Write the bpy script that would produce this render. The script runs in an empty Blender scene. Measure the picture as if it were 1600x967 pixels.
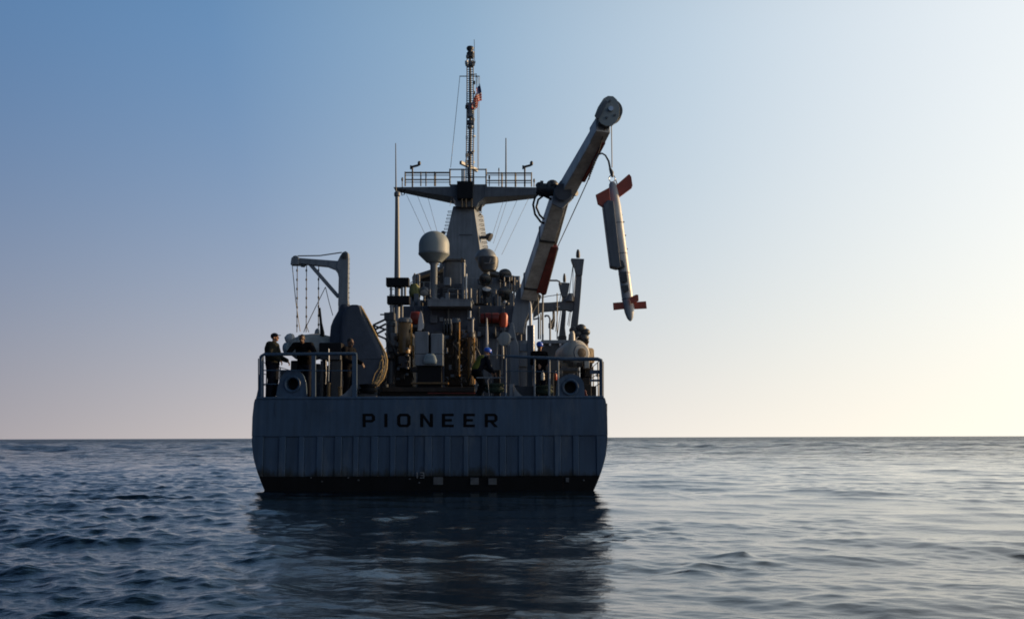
import bpy, bmesh, math, random
import numpy as np
from mathutils import Vector, Matrix, Quaternion, noise

random.seed(7)
rng = np.random.default_rng(11)
SC = bpy.context.scene
COL = SC.collection
R = math.radians

# ------------------------------------------------------------------ camera
FPX = 1555.6            # focal length in photograph pixels (35 mm on a 36 mm sensor)
CAM_Z = 1.55
PITCH = math.atan((683.6 - 483.5) / FPX)
ROLL = R(0.18)
cam_d = bpy.data.cameras.new('camera')
cam_d.lens = 35.0
cam_d.sensor_width = 36.0
cam_d.clip_start = 0.1
cam_d.clip_end = 60000
cam = bpy.data.objects.new('camera', cam_d)
COL.objects.link(cam)
cam.location = (0, 0, CAM_Z)
FWD = Vector((0, math.cos(PITCH), math.sin(PITCH)))
UP0 = Vector((0, -math.sin(PITCH), math.cos(PITCH)))
RT0 = Vector((1, 0, 0))
RT = RT0 * math.cos(ROLL) - UP0 * math.sin(ROLL)
UP = UP0 * math.cos(ROLL) + RT0 * math.sin(ROLL)
RT.normalize(); UP.normalize()
m = Matrix((RT, UP, -FWD)).transposed()
cam.rotation_euler = m.to_euler()
SC.camera = cam

def P(px, py, Y):
    """the point of the place at distance Y ahead that the photograph shows at pixel px, py"""
    d = RT * ((px - 800) / FPX) + UP * ((483.5 - py) / FPX) + FWD
    d = d * (Y / d.y)
    return Vector((d.x, d.y, d.z + CAM_Z))

def mpp(Y):
    return Y / FPX

# ------------------------------------------------------------------ light
SUN_AZ, SUN_EL = R(73), R(13)
SUN = Vector((math.sin(SUN_AZ) * math.cos(SUN_EL), math.cos(SUN_AZ) * math.cos(SUN_EL), math.sin(SUN_EL)))
W = bpy.data.worlds.new('World'); SC.world = W
W.use_nodes = True
wn = W.node_tree; wn.nodes.clear()
def wnode(t, **k):
    n = wn.nodes.new(t)
    for a, b in k.items(): setattr(n, a, b)
    return n
def wl(a, b): wn.links.new(a, b)
def wmath(op, a, b=None):
    n = wnode('ShaderNodeMath', operation=op)
    for i, v in enumerate((a, b)):
        if v is None: continue
        if isinstance(v, (int, float)): n.inputs[i].default_value = v
        else: wl(v, n.inputs[i])
    return n.outputs[0]
def wmix(f, a, b, blend='MIX'):
    n = wnode('ShaderNodeMix', data_type='RGBA', blend_type=blend)
    if isinstance(f, (int, float)): n.inputs[0].default_value = f
    else: wl(f, n.inputs[0])
    for i, v in ((6, a), (7, b)):
        if isinstance(v, tuple): n.inputs[i].default_value = (*v, 1)
        else: wl(v, n.inputs[i])
    return n.outputs[2]
sky = wnode('ShaderNodeTexSky', sky_type='NISHITA')
sky.sun_disc = False
sky.sun_elevation = SUN_EL
sky.sun_rotation = SUN_AZ
sky.air_density = 1.0
sky.dust_density = 2.0
sky.ozone_density = 2.0
tc = wnode('ShaderNodeTexCoord')
sep = wnode('ShaderNodeSeparateXYZ'); wl(tc.outputs['Generated'], sep.inputs[0])
z = wmath('MAXIMUM', sep.outputs[2], 0.0)
dt = wnode('ShaderNodeVectorMath', operation='DOT_PRODUCT')
wl(tc.outputs['Generated'], dt.inputs[0]); dt.inputs[1].default_value = SUN
c01 = wmath('MULTIPLY_ADD', dt.outputs['Value'], 0.5); wn.nodes[-1].inputs[2].default_value = 0.5
SKY_DEBUG = False
# thick low haze: thins out with height, brightens towards the sun
hz = wmath('POWER', 2.718, wmath('MULTIPLY', wmath('POWER', z, 1.12), -6.9))
def cramp(f, stops):
    r = wnode('ShaderNodeValToRGB'); wl(f, r.inputs[0]); e = r.color_ramp.elements
    e[0].position, e[0].color = stops[0][0], (*stops[0][1], 1)
    e[1].position, e[1].color = stops[-1][0], (*stops[-1][1], 1)
    for p_, c_ in stops[1:-1]:
        q = e.new(p_); q.color = (*c_, 1)
    return r
ramp = cramp(c01, [(0.0, (0.5, 0.5, 0.7)), (0.26, (0.95, 0.92, 1.1)), (0.42, (4.2, 3.9, 4.1)), (0.54, (6.0, 5.5, 5.4)), (0.65, (8.0, 7.5, 7.1)), (0.75, (9.6, 9.0, 8.0)), (0.85, (11.2, 10.5, 8.9)), (1.0, (16.0, 13.5, 9.5))])
blue = cramp(c01, [(0.0, (0.16, 0.42, 1.0)), (0.26, (0.26, 0.70, 1.6)), (0.42, (0.55, 1.95, 4.4)), (0.54, (0.95, 2.75, 5.5)), (0.65, (2.7, 4.7, 6.9)), (0.75, (5.8, 7.4, 8.9)), (0.85, (9.4, 10.2, 10.8)), (1.0, (14.0, 14.0, 13.0))])
# the sky deepens towards the zenith
zen = wnode('ShaderNodeMapRange', interpolation_type='SMOOTHSTEP'); wl(z, zen.inputs[0])
zen.inputs[1].default_value = 0.36; zen.inputs[2].default_value = 0.78; zen.inputs[3].default_value = 1.0; zen.inputs[4].default_value = 0.20
skyc = wmix(0.75, sky.outputs[0], blue.outputs[0])
zv = wnode('ShaderNodeVectorMath', operation='SCALE'); wl(skyc, zv.inputs[0]); wl(zen.outputs[0], zv.inputs['Scale']); skyc = zv.outputs[0]
skyf = wmix(hz, skyc, ramp.outputs[0])
bg = wnode('ShaderNodeBackground'); bg.inputs[1].default_value = 0.1
wl(skyf, bg.inputs[0])
wo = wnode('ShaderNodeOutputWorld'); wl(bg.outputs[0], wo.inputs[0])

sd = bpy.data.lights.new('sun', 'SUN'); sd.energy = 5.0; sd.angle = R(0.5); sd.color = (1.0, 0.68, 0.36)
so = bpy.data.objects.new('sun', sd); COL.objects.link(so)
so.rotation_euler = SUN.to_track_quat('Z', 'Y').to_euler(); so.location = SUN * 200

SC.view_settings.view_transform = 'Standard'
SC.view_settings.look = 'None'
SC.view_settings.exposure = 0.0
SC.view_settings.gamma = 1.0
SC.render.engine = 'CYCLES'
SC.cycles.max_bounces = 6
SC.cycles.filter_width = 1.8

# ------------------------------------------------------------------ materials
def paint(name, col, rough=0.5, var=0.25, scale=2.5, rust=0.0, metal=0.0, bump=0.15, streak=True, spec=0.5):
    """paint or metal with patchy tone, vertical weather streaks, optional rust"""
    mt = bpy.data.materials.new(name); mt.use_nodes = True
    nt = mt.node_tree; N = nt.nodes; L = nt.links
    b = N['Principled BSDF']
    b.inputs['Roughness'].default_value = rough
    b.inputs['Metallic'].default_value = metal
    b.inputs['Specular IOR Level'].default_value = spec
    t = N.new('ShaderNodeTexCoord')
    n1 = N.new('ShaderNodeTexNoise'); n1.inputs['Scale'].default_value = scale; n1.inputs['Detail'].default_value = 6
    L.new(t.outputs['Object'], n1.inputs['Vector'])
    mp = N.new('ShaderNodeMapping'); mp.inputs['Scale'].default_value = (5, 5, 0.35)
    L.new(t.outputs['Object'], mp.inputs['Vector'])
    n2 = N.new('ShaderNodeTexNoise'); n2.inputs['Scale'].default_value = 1.5; n2.inputs['Detail'].default_value = 5
    L.new(mp.outputs[0], n2.inputs['Vector'])
    r1 = N.new('ShaderNodeValToRGB'); L.new(n1.outputs[0], r1.inputs[0])
    d = tuple(x * (1 - var) for x in col); l = tuple(min(1, x * (1 + var)) for x in col)
    r1.color_ramp.elements[0].position = 0.3; r1.color_ramp.elements[0].color = (*d, 1)
    r1.color_ramp.elements[1].position = 0.7; r1.color_ramp.elements[1].color = (*l, 1)
    out = r1.outputs[0]
    if streak:
        mx = N.new('ShaderNodeMix'); mx.data_type = 'RGBA'; mx.blend_type = 'MULTIPLY'
        r2 = N.new('ShaderNodeValToRGB'); L.new(n2.outputs[0], r2.inputs[0])
        r2.color_ramp.elements[0].position = 0.35; r2.color_ramp.elements[0].color = (0.72, 0.72, 0.72, 1)
        r2.color_ramp.elements[1].position = 0.6; r2.color_ramp.elements[1].color = (1, 1, 1, 1)
        mx.inputs[0].default_value = 0.8
        L.new(out, mx.inputs[6]); L.new(r2.outputs[0], mx.inputs[7]); out = mx.outputs[2]
    if rust > 0:
        mx = N.new('ShaderNodeMix'); mx.data_type = 'RGBA'
        r3 = N.new('ShaderNodeValToRGB')
        n3 = N.new('ShaderNodeTexNoise'); n3.inputs['Scale'].default_value = 1.1; n3.inputs['Detail'].default_value = 8
        n3.inputs['Roughness'].default_value = 0.7
        L.new(mp.outputs[0], n3.inputs['Vector']); L.new(n3.outputs[0], r3.inputs[0])
        r3.color_ramp.elements[0].position = 0.66 - rust * 0.2; r3.color_ramp.elements[0].color = (0, 0, 0, 1)
        r3.color_ramp.elements[1].position = 0.78 - rust * 0.2; r3.color_ramp.elements[1].color = (0.8, 0.8, 0.8, 1)
        L.new(r3.outputs[0], mx.inputs[0]); L.new(out, mx.inputs[6]); mx.inputs[7].default_value = (0.11, 0.045, 0.02, 1)
        out = mx.outputs[2]
    L.new(out, b.inputs['Base Color'])
    if bump:
        bp = N.new('ShaderNodeBump'); bp.inputs['Strength'].default_value = bump; bp.inputs['Distance'].default_value = 0.02
        n4 = N.new('ShaderNodeTexNoise'); n4.inputs['Scale'].default_value = scale * 6; n4.inputs['Detail'].default_value = 4
        L.new(t.outputs['Object'], n4.inputs['Vector']); L.new(n4.outputs[0], bp.inputs['Height']); L.new(bp.outputs[0], b.inputs['Normal'])
    return mt

M = {}
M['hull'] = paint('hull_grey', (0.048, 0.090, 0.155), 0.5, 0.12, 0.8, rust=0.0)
M['hull2'] = paint('hull_grey_panel', (0.043, 0.079, 0.136), 0.55, 0.15, 0.9)
M['boot'] = paint('boot_topping', (0.006, 0.006, 0.007), 0.75, 0.3, 1.6, rust=0.05, spec=0.2)
M['letter'] = paint('letter_black', (0.004,0.004,0.006), 0.85, 0.2, 3, streak=False, spec=0.15)
M['mark'] = paint('mark_pale', (0.18,0.185,0.2), 0.6, 0.3, 9)
M['zinc'] = paint('zinc_anode', (0.09,0.093,0.10), 0.6, 0.3, 6)
M['grey'] = paint('haze_grey', (0.18, 0.205, 0.24), 0.45, 0.14, 1.5, rust=0.05)
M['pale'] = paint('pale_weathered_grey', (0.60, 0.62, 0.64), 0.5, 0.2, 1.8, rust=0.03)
M['house'] = paint('deckhouse_shaded_grey', (0.052, 0.062, 0.086), 0.55, 0.25, 1.5)  # mid grey darkened, the shade under the overhang put into its colour
M['lit_edge'] = paint('sunlit_edge_orange', (0.55, 0.26, 0.05), 0.3, 0.15, 4, streak=False)  # sun highlight as a colour, for the edge strips on the winch
M['grey2'] = paint('mid_grey', (0.10, 0.115, 0.14), 0.5, 0.2, 2)
M['dgrey'] = paint('dark_grey', (0.045,0.05,0.06), 0.5, 0.3, 2.5)
M['deck'] = paint('deck_dark', (0.06, 0.065, 0.07), 0.85, 0.25, 3, streak=False)
M['black'] = paint('black_paint', (0.006,0.006,0.008), 0.5, 0.3, 3, spec=0.2)
M['white'] = paint('white_paint', (0.46,0.47,0.49), 0.4, 0.1, 2.5)
M['cream'] = paint('cream_float', (0.45,0.43,0.39), 0.45, 0.14, 3)
M['radome'] = paint('radome_shell', (0.25, 0.285, 0.295), 0.55, 0.05, 2, streak=False, bump=0.02)
M['tarp'] = paint('tarpaulin', (0.052,0.066,0.096), 0.7, 0.15, 4, bump=0.3, streak=False)
M['rope'] = paint('rope', (0.42,0.30,0.14), 0.9, 0.3, 12, streak=False)
M['gold'] = paint('ochre_paint', (0.16,0.09,0.026), 0.35, 0.2, 4, rust=0.1)
M['brown'] = paint('brown_steel', (0.034, 0.026, 0.021), 0.55, 0.35, 3, rust=0.2, spec=0.3)
M['red'] = paint('red_primer', (0.24, 0.05, 0.045), 0.55, 0.2, 3)
M['orange'] = paint('orange_plastic', (0.42, 0.045, 0.008), 0.4, 0.12, 3, streak=False)
M['dorange'] = paint('faded_orange', (0.15,0.014,0.008), 0.5, 0.2, 3, streak=False)
M['fin'] = paint('fin_orange', (0.36,0.065,0.035), 0.5, 0.15, 4, streak=False)
M['stay'] = paint('stay_hazed_grey', (0.22, 0.23, 0.25), 0.5, 0.1, 8, streak=False, bump=0)  # lighter than the other wires: distance haze put into the colour
M['wire'] = paint('wire_rope', (0.06, 0.06, 0.065), 0.5, 0.2, 8, streak=False, bump=0)
M['steel'] = paint('bare_steel', (0.45, 0.45, 0.46), 0.3, 0.15, 5, metal=0.8)
M['glass'] = paint('dark_glass', (0.01, 0.013, 0.016), 0.08, 0.1, 3, streak=False, bump=0)
M['skin'] = paint('skin', (0.34, 0.17, 0.10), 0.55, 0.1, 12, streak=False, bump=0.03)
M['skin2'] = paint('skin_dark', (0.10, 0.05, 0.032), 0.55, 0.1, 12, streak=False, bump=0.03)
M['hair'] = paint('hair_dark', (0.012, 0.01, 0.008), 0.6, 0.3, 30, streak=False)
M['cloth_k'] = paint('black_cloth', (0.005,0.005,0.007), 0.85, 0.3, 8, streak=False, bump=0.3, spec=0.08)
M['cloth_n'] = paint('navy_cloth', (0.008,0.010,0.018), 0.85, 0.3, 8, streak=False, bump=0.3, spec=0.08)
M['cloth_g'] = paint('olive_cloth', (0.02, 0.022, 0.020), 0.85, 0.3, 8, streak=False, bump=0.3, spec=0.08)
M['cloth_y'] = paint('lime_vest', (0.13, 0.14, 0.03), 0.75, 0.2, 8, streak=False, bump=0.3, spec=0.08)
M['cloth_t'] = paint('tan_cloth', (0.26, 0.21, 0.15), 0.85, 0.2, 8, streak=False, bump=0.3, spec=0.08)
M['blueplastic'] = paint('blue_helmet', (0.02, 0.10, 0.55), 0.3, 0.08, 4, streak=False, bump=0)
M['green'] = paint('green_line', (0.012, 0.028, 0.018), 0.8, 0.3, 8, streak=False)
M['lime'] = paint('lime_cover', (0.16, 0.17, 0.06), 0.7, 0.2, 5)
M['paleblue'] = paint('pale_blue_cover', (0.22,0.29,0.34), 0.7, 0.15, 5, streak=False)
M['fred'] = paint('flag_red', (0.62,0.05,0.05), 0.85, 0.1, 8, streak=False)
M['fwhite'] = paint('flag_white', (0.70, 0.68, 0.66), 0.85, 0.1, 8, streak=False)
M['fblue'] = paint('flag_blue', (0.05,0.085,0.28), 0.85, 0.1, 8, streak=False)

# ------------------------------------------------------------------ mesh helpers
class MB:
    def __init__(s): s.bm = bmesh.new()
    def _face(s, vs):
        try: return s.bm.faces.new(vs)
        except ValueError: return None
    def hexa(s, q):          # 8 points, bottom ring then top ring
        v = [s.bm.verts.new(p) for p in q]
        for f in ((3,2,1,0),(4,5,6,7),(0,1,5,4),(1,2,6,5),(2,3,7,6),(3,0,4,7)): s._face([v[i] for i in f])
        return s
    def box(s, c, d, rz=0.0):
        c = Vector(c); x, y, z_ = d[0]/2, d[1]/2, d[2]/2
        rm = Matrix.Rotation(rz, 3, 'Z')
        return s.hexa([c + rm @ Vector(p) for p in ((-x,-y,-z_),(x,-y,-z_),(x,y,-z_),(-x,y,-z_),(-x,-y,z_),(x,-y,z_),(x,y,z_),(-x,y,z_))])
    def beam(s, a, b, w, h, w2=None, h2=None, side=None):
        a, b = Vector(a), Vector(b); t = (b - a).normalized()
        sd_ = Vector(side) if side else Vector((1,0,0)) if abs(t.x) < .9 else Vector((0,1,0))
        u = (sd_ - t * sd_.dot(t)).normalized(); v = t.cross(u)
        w2 = w if w2 is None else w2; h2 = h if h2 is None else h2
        q = []
        for c, ww, hh in ((a, w, h), (b, w2, h2)):
            q += [c - u*ww/2 - v*hh/2, c + u*ww/2 - v*hh/2, c + u*ww/2 + v*hh/2, c - u*ww/2 + v*hh/2]
        return s.hexa(q)
    def ring(s, c, u, v, ru, rv, n):
        return [s.bm.verts.new(c + u*(ru*math.cos(2*math.pi*i/n)) + v*(rv*math.sin(2*math.pi*i/n))) for i in range(n)]
    def bridge(s, A, B):
        n = len(A)
        for i in range(n): s._face((A[i], A[(i+1) % n], B[(i+1) % n], B[i]))
    def tube(s, a, b, r, r2=None, n=10, cap=True):
        a, b = Vector(a), Vector(b); t = (b - a).normalized()
        u = t.orthogonal().normalized(); v = t.cross(u)
        r2 = r if r2 is None else r2
        A = s.ring(a, u, v, r, r, n); B = s.ring(b, u, v, r2, r2, n); s.bridge(A, B)
        if cap: s._face(A[::-1]); s._face(B)
        return s
    def path(s, pts, r, n=8):
        pts = [Vector(p) for p in pts]; prev = None; u = None
        for i, p in enumerate(pts):
            t = (pts[min(i+1, len(pts)-1)] - pts[max(i-1, 0)]).normalized()
            u = t.orthogonal().normalized() if u is None else (u - t*u.dot(t)).normalized()
            v = t.cross(u); rr = r[i] if isinstance(r, (list, tuple)) else r
            A = s.ring(p, u, v, rr, rr, n)
            if prev: s.bridge(prev, A)
            else: s._face(A[::-1])
            prev = A
        s._face(prev); return s
    def lathe(s, c, prof, axis=(0,0,1), n=24):     # prof: (radius, height along the axis)
        c = Vector(c); t = Vector(axis).normalized(); u = t.orthogonal().normalized(); v = t.cross(u); prev = None
        for r, h in prof:
            A = s.ring(c + t*h, u, v, max(r, 1e-4), max(r, 1e-4), n)
            if prev: s.bridge(prev, A)
            else: s._face(A[::-1])
            prev = A
        s._face(prev); return s
    def ell(s, c, r, n=12, k=8, rot=None):
        c = Vector(c); prev = None
        for j in range(k+1):
            th = math.pi*j/k; A = []
            for i in range(n):
                a = 2*math.pi*i/n
                p = Vector((r[0]*math.sin(th)*math.cos(a), r[1]*math.sin(th)*math.sin(a), -r[2]*math.cos(th)))
                if j in (0, k): p = Vector((1e-4*math.cos(a), 1e-4*math.sin(a), -r[2]*math.cos(th)))
                A.append(s.bm.verts.new(c + (rot @ p if rot else p)))
            if prev: s.bridge(prev, A)
            else: s._face(A[::-1])
            prev = A
        s._face(prev); return s
    def capsule(s, a, b, r1, r2, n=12):
        s.tube(a, b, r1, r2, n); s.ell(a, (r1,)*3, n); s.ell(b, (r2,)*3, n); return s
    def plate(s, pts, Y, t):        # an outline standing at distance Y, going back t metres
        f = [P(x, y, Y) for x, y in pts]
        A = [s.bm.verts.new(p) for p in f]; B = [s.bm.verts.new(p + Vector((0, t, 0))) for p in f]
        s.bridge(A, B); s._face(A[::-1]); s._face(B); return s
    def rect(s, x0, y0, x1, y1, Y, t):
        return s.plate([(x0, y1), (x1, y1), (x1, y0), (x0, y0)], Y, t)
    def wire(s, pts, Y, r, n=5):
        ys = Y if isinstance(Y, (list, tuple)) else [Y]*len(pts)
        return s.path([P(x, y, q) for (x, y), q in zip(pts, ys)], r, n)
    def blob(s, lv, Y, n=28, wr=0.0, pw=2.6, fold=9):     # levels: py, left px, right px, depth in metres
        prev = None
        for j, (py, xl, xr, dp) in enumerate(lv):
            a, b = P(xl, py, Y), P(xr, py, Y); c = (a + b)/2; h = (b.x - a.x)/2; A = []
            for i in range(n):
                th = 2*math.pi*i/n; ct, st = math.cos(th), math.sin(th)
                q = Vector((math.copysign(abs(ct)**(2/pw), ct)*h, math.copysign(abs(st)**(2/pw), st)*dp/2, 0))
                k = 1 + wr*(noise.noise(Vector((ct*fold*.35, st*fold*.35, c.z*1.1))) + .5*noise.noise(Vector((ct*fold, st*fold, c.z*2))))
                A.append(s.bm.verts.new(c + q*k + Vector((0, dp/2, 0))))
            if prev: s.bridge(prev, A)
            else: s._face(A[::-1])
            prev = A
        s._face(prev); return s
    def build(s, name, mat, parent=None, smooth=False, bevel=0.0, label=None, sub=0):
        bm = s.bm
        bmesh.ops.recalc_face_normals(bm, faces=bm.faces)
        if bevel:
            es = [e for e in bm.edges if len(e.link_faces) == 2 and e.calc_face_angle(0) > 0.6]
            bmesh.ops.bevel(bm, geom=es, offset=bevel, segments=2, affect='EDGES', profile=0.6, clamp_overlap=True)
        me = bpy.data.meshes.new(name)
        root = parent
        while root is not None and root.parent is not None: root = root.parent
        org = root.location.copy() if root is not None else None
        if org is None:
            bb = [v.co for v in bm.verts]
            org = Vector((sum(v.x for v in bb)/len(bb), sum(v.y for v in bb)/len(bb), min(v.z for v in bb)))
        for v in bm.verts: v.co -= org
        bm.to_mesh(me); bm.free()
        if isinstance(mat, list):
            for q in mat: me.materials.append(q)
        else: me.materials.append(mat)
        if smooth:
            for p in me.polygons: p.use_smooth = True
            if smooth != 'all': me.set_sharp_from_angle(angle=R(38))
        o = bpy.data.objects.new(name, me); COL.objects.link(o)
        if parent is not None: o.parent = parent
        else: o.location = org
        if label: o['label'] = label
        return o

def thing(name, label, cat, loc, group=None):
    o = bpy.data.objects.new(name, None); COL.objects.link(o)
    o.location = loc; o.empty_display_size = 0.3
    o['label'] = label; o['category'] = cat
    if group: o['group'] = group
    return o
def tag(o, label, cat, group=None):
    o['label'] = label; o['category'] = cat
    if group: o['group'] = group
    return o
def copy_piece(o, parent, off):
    c = o.copy(); COL.objects.link(c); c.parent = parent; c.location = o.location + Vector(off); return c

# ------------------------------------------------------------------ sea
WAVE = 0.034
def build_sea():
    f_ang = np.linspace(-math.radians(33), math.radians(33), 880)
    side = np.radians(np.concatenate([np.linspace(33.6, 60, 28), np.linspace(63, 180, 30)]))
    ang = np.concatenate([-side[::-1], f_ang, side[:-1]])
    rr = [2.5]
    while rr[-1] < 26000:
        r = rr[-1]
        rr.append(r + (0.12 if r < 7 else max(0.026, 0.0028*r) if r < 45 else 0.0052*r if r < 160 else 0.008*r if r < 500 else 0.025*r if r < 2500 else 0.12*r))
    rr = np.array(rr)
    A, RR = np.meshgrid(ang, rr)
    A = A.astype(np.float32); RR = RR.astype(np.float32)
    sA, cA = np.sin(A), np.cos(A)
    X = sA*RR; Y = cA*RR
    dr = (np.gradient(rr)[:, None]*np.ones_like(X)).astype(np.float32)
    dt_ = RR*float(f_ang[1]-f_ang[0])
    Z = np.zeros_like(X); DX = np.zeros_like(X); DY = np.zeros_like(X)
    # the ship's wash: astern and to starboard the short waves are flattened
    sl = 1/(1+np.exp(-(X + 2.2 + 0.25*(Y-9))/0.9)) * (0.30 + 0.70/(1+np.exp((Y-70)/14)))
    w1 = np.sin(X*0.35+Y*0.21+1.0)*np.sin(Y*0.13-X*0.17+0.3)+0.6*np.sin(0.9*X-0.3*Y+2)*np.sin(0.5*Y+.3*X)
    short = 1 - sl*np.clip(0.80+0.16*w1, 0.45, 0.94)
    lee = sl*np.exp(-((X+1.9)/5.6)**6)*np.exp(-((Y-19)/11.5)**6)     # smooth upwelling water astern of the transom
    nW = 110
    lam = np.exp(rng.uniform(math.log(0.14), math.log(4.2), nW))
    for L_ in lam:
        th = rng.normal(0, 0.42 if L_ > 0.8 else 0.65) + R(202)      # travelling towards the camera, a little from the right
        kx, ky = math.sin(th), math.cos(th)
        k = 2*math.pi/L_
        st = WAVE*(0.42 if L_ > 2.2 else 0.6 if L_ > 1.1 else 1.25 if L_ > 0.3 else 1.0)*rng.uniform(0.5, 1.35)
        amp = st/k
        cell = np.abs(kx*sA+ky*cA)*dr + np.abs(kx*cA-ky*sA)*dt_
        res = np.clip((L_/cell - 2.4)/2.0, 0, 1)
        res = res*(short if L_ < 0.9 else (1-0.72*sl) if L_ < 1.5 else (1-0.20*sl))
        res = res*(1-(0.50 if L_ < 0.9 else 0.42)*lee)
        gp = rng.uniform(0, 6.28, 4); g = L_**0.35
        gust = 1 + 0.5*np.sin(X*0.9/g+gp[0]+Y*0.22)*np.sin(Y*0.6/g+gp[1]-X*0.3)
        ph = k*(kx*X+ky*Y) + rng.uniform(0, 6.28)
        a = amp*res*gust
        Z += a*np.cos(ph)
        q = 0.9*a*np.sin(ph)
        DX -= kx*q; DY -= ky*q
    # turbulent boil right behind the stern
    boil = np.exp(-((X+1.2)/6.3)**2)*np.exp(-((Y-14)/7.0)**2)
    cell = np.maximum(dr, dt_)
    patch = np.clip(0.15+0.9*np.sin(0.8*X+0.5*Y+1.4*np.sin(0.5*Y)+0.7)*np.sin(0.75*Y-0.45*X+np.sin(0.9*X))+0.35*np.sin(1.9*X-1.3*Y), 0.04, 1.1)
    for i in range(24):
        L_ = math.exp(rng.uniform(math.log(0.2), math.log(1.1))); th = rng.uniform(0, 6.28); k = 2*math.pi/L_
        ph = k*(math.sin(th)*X+math.cos(th)*Y)+rng.uniform(0, 6.28)+1.2*np.sin(X*1.3+i)*np.sin(Y*0.9+2*i)
        a = 0.048/k*boil*patch*np.clip((L_/cell-2.4)/2.0, 0, 1)
        Z += a*np.cos(ph); q = .8*a*np.sin(ph); DX -= math.sin(th)*q; DY -= math.cos(th)*q
    # wind sea farther out, where only the longer waves can be told apart
    far = np.clip((RR-45)/110, 0, 1)*(1-0.5*sl)
    for i in range(36):
        L_ = math.exp(rng.uniform(math.log(2.5), math.log(26))); th = rng.normal(0, 0.5)+R(200); kx, ky = math.sin(th), math.cos(th); k = 2*math.pi/L_
        cell = np.abs(kx*sA+ky*cA)*dr + np.abs(kx*cA-ky*sA)*dt_
        a = 0.045/k*rng.uniform(.5, 1.3)*far*np.clip((L_/cell-2.4)/2.0, 0, 1)*(1+0.6*np.sin(X*0.05+i)*np.sin(Y*0.03+2*i))
        ph = k*(kx*X+ky*Y)+rng.uniform(0, 6.28)
        Z += a*np.cos(ph); q = .9*a*np.sin(ph); DX -= kx*q; DY -= ky*q
    Z += 0.09
    # one small cresting wavelet to starboard
    c = P(1152, 893, 12.6)
    g = np.exp(-(np.abs(X-c.x+0.3*(Y-c.y))/0.22)**1.3-(np.abs(Y-c.y)/0.16)**1.5)
    Z += 0.05*g; DX += 0.08*g**2; DY -= 0.03*g
    X = X+DX; Y = Y+DY
    nr, na = X.shape
    co = np.stack([X, Y, Z], -1).reshape(-1, 3)
    i = np.arange(nr-1)[:, None]*na + np.arange(na-1)[None, :]
    fq = np.stack([i, i+1, i+1+na, i+na], -1).reshape(-1, 4)
    # close the ring behind the camera
    e = np.arange(nr-1)*na
    fq = np.concatenate([fq, np.stack([e+na-1, e, e+na, e+2*na-1], -1)])
    me = bpy.data.meshes.new('sea')
    me.vertices.add(len(co)); me.vertices.foreach_set('co', co.astype(np.float32).ravel())
    me.loops.add(fq.size); me.loops.foreach_set('vertex_index', fq[:, ::-1].astype(np.int32).ravel())
    me.polygons.add(len(fq)); me.polygons.foreach_set('loop_start', np.arange(0, fq.size, 4, dtype=np.int32))
    me.update(calc_edges=True)
    me.polygons.foreach_set('use_smooth', np.ones(len(fq), dtype=bool))
    mt = bpy.data.materials.new('sea_water'); mt.use_nodes = True
    nt = mt.node_tree; N = nt.nodes; L = nt.links; b = N['Principled BSDF']
    b.inputs['Base Color'].default_value = (0.003, 0.010, 0.020, 1)
    b.inputs['IOR'].default_value = 1.333
    b.inputs['Roughness'].default_value = 0.06
    t = N.new('ShaderNodeTexCoord')
    # unresolved ripples: fine near, coarser swell texture far away
    def nz(scale, detail, rot=0, st=(1, 1, 1)):
        mp = N.new('ShaderNodeMapping'); mp.inputs['Scale'].default_value = st; mp.inputs['Rotation'].default_value = (0, 0, rot)
        L.new(t.outputs['Object'], mp.inputs[0])
        n = N.new('ShaderNodeTexNoise'); n.inputs['Scale'].default_value = scale; n.inputs['Detail'].default_value = detail
        n.inputs['Roughness'].default_value = 0.6
        L.new(mp.outputs[0], n.inputs['Vector']); return n.outputs[0]
    ln = N.new('ShaderNodeVectorMath'); ln.operation = 'LENGTH'; L.new(t.outputs['Object'], ln.inputs[0])
    def mr(a0, a1, b0, b1):
        n = N.new('ShaderNodeMapRange'); n.inputs[1].default_value = a0; n.inputs[2].default_value = a1
        n.inputs[3].default_value = b0; n.inputs[4].default_value = b1; n.interpolation_type = 'SMOOTHSTEP'
        L.new(ln.outputs['Value'], n.inputs[0]); return n.outputs[0]
    b1 = N.new('ShaderNodeBump'); b1.inputs['Distance'].default_value = 0.03
    L.new(nz(11.0, 4, 0.3, (0.7, 1.3, 1)), b1.inputs['Height']); 
    sx = N.new('ShaderNodeSeparateXYZ'); L.new(t.outputs['Object'], sx.inputs[0])
    ma = N.new('ShaderNodeMath'); ma.operation = 'MULTIPLY_ADD'; L.new(sx.outputs[1], ma.inputs[0]); ma.inputs[1].default_value = 0.25; L.new(sx.outputs[0], ma.inputs[2])
    mk = N.new('ShaderNodeMapRange'); L.new(ma.outputs[0], mk.inputs[0]); mk.inputs[1].default_value = -1.5; mk.inputs[2].default_value = 1.5; mk.inputs[3].default_value = 1.0; mk.inputs[4].default_value = 0.32
    mm = N.new('ShaderNodeMath'); mm.operation = 'MULTIPLY'; L.new(mk.outputs[0], mm.inputs[0]); L.new(mr(8, 60, 0.55, 0.25), mm.inputs[1]); L.new(mm.outputs[0], b1.inputs['Strength'])
    b2 = N.new('ShaderNodeBump'); b2.inputs['Distance'].default_value = 0.38
    L.new(nz(1.6, 4, 0.2, (0.5, 1.0, 1)), b2.inputs['Height']); L.new(mr(25, 110, 0.0, 1.0), b2.inputs['Strength'])
    L.new(b1.outputs[0], b2.inputs['Normal'])
    b3 = N.new('ShaderNodeBump'); b3.inputs['Distance'].default_value = 5.0
    L.new(nz(0.24, 7, 0.1, (0.35, 1.0, 1)), b3.inputs['Height']); L.new(mr(80, 500, 0.0, 1.0), b3.inputs['Strength'])
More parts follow.
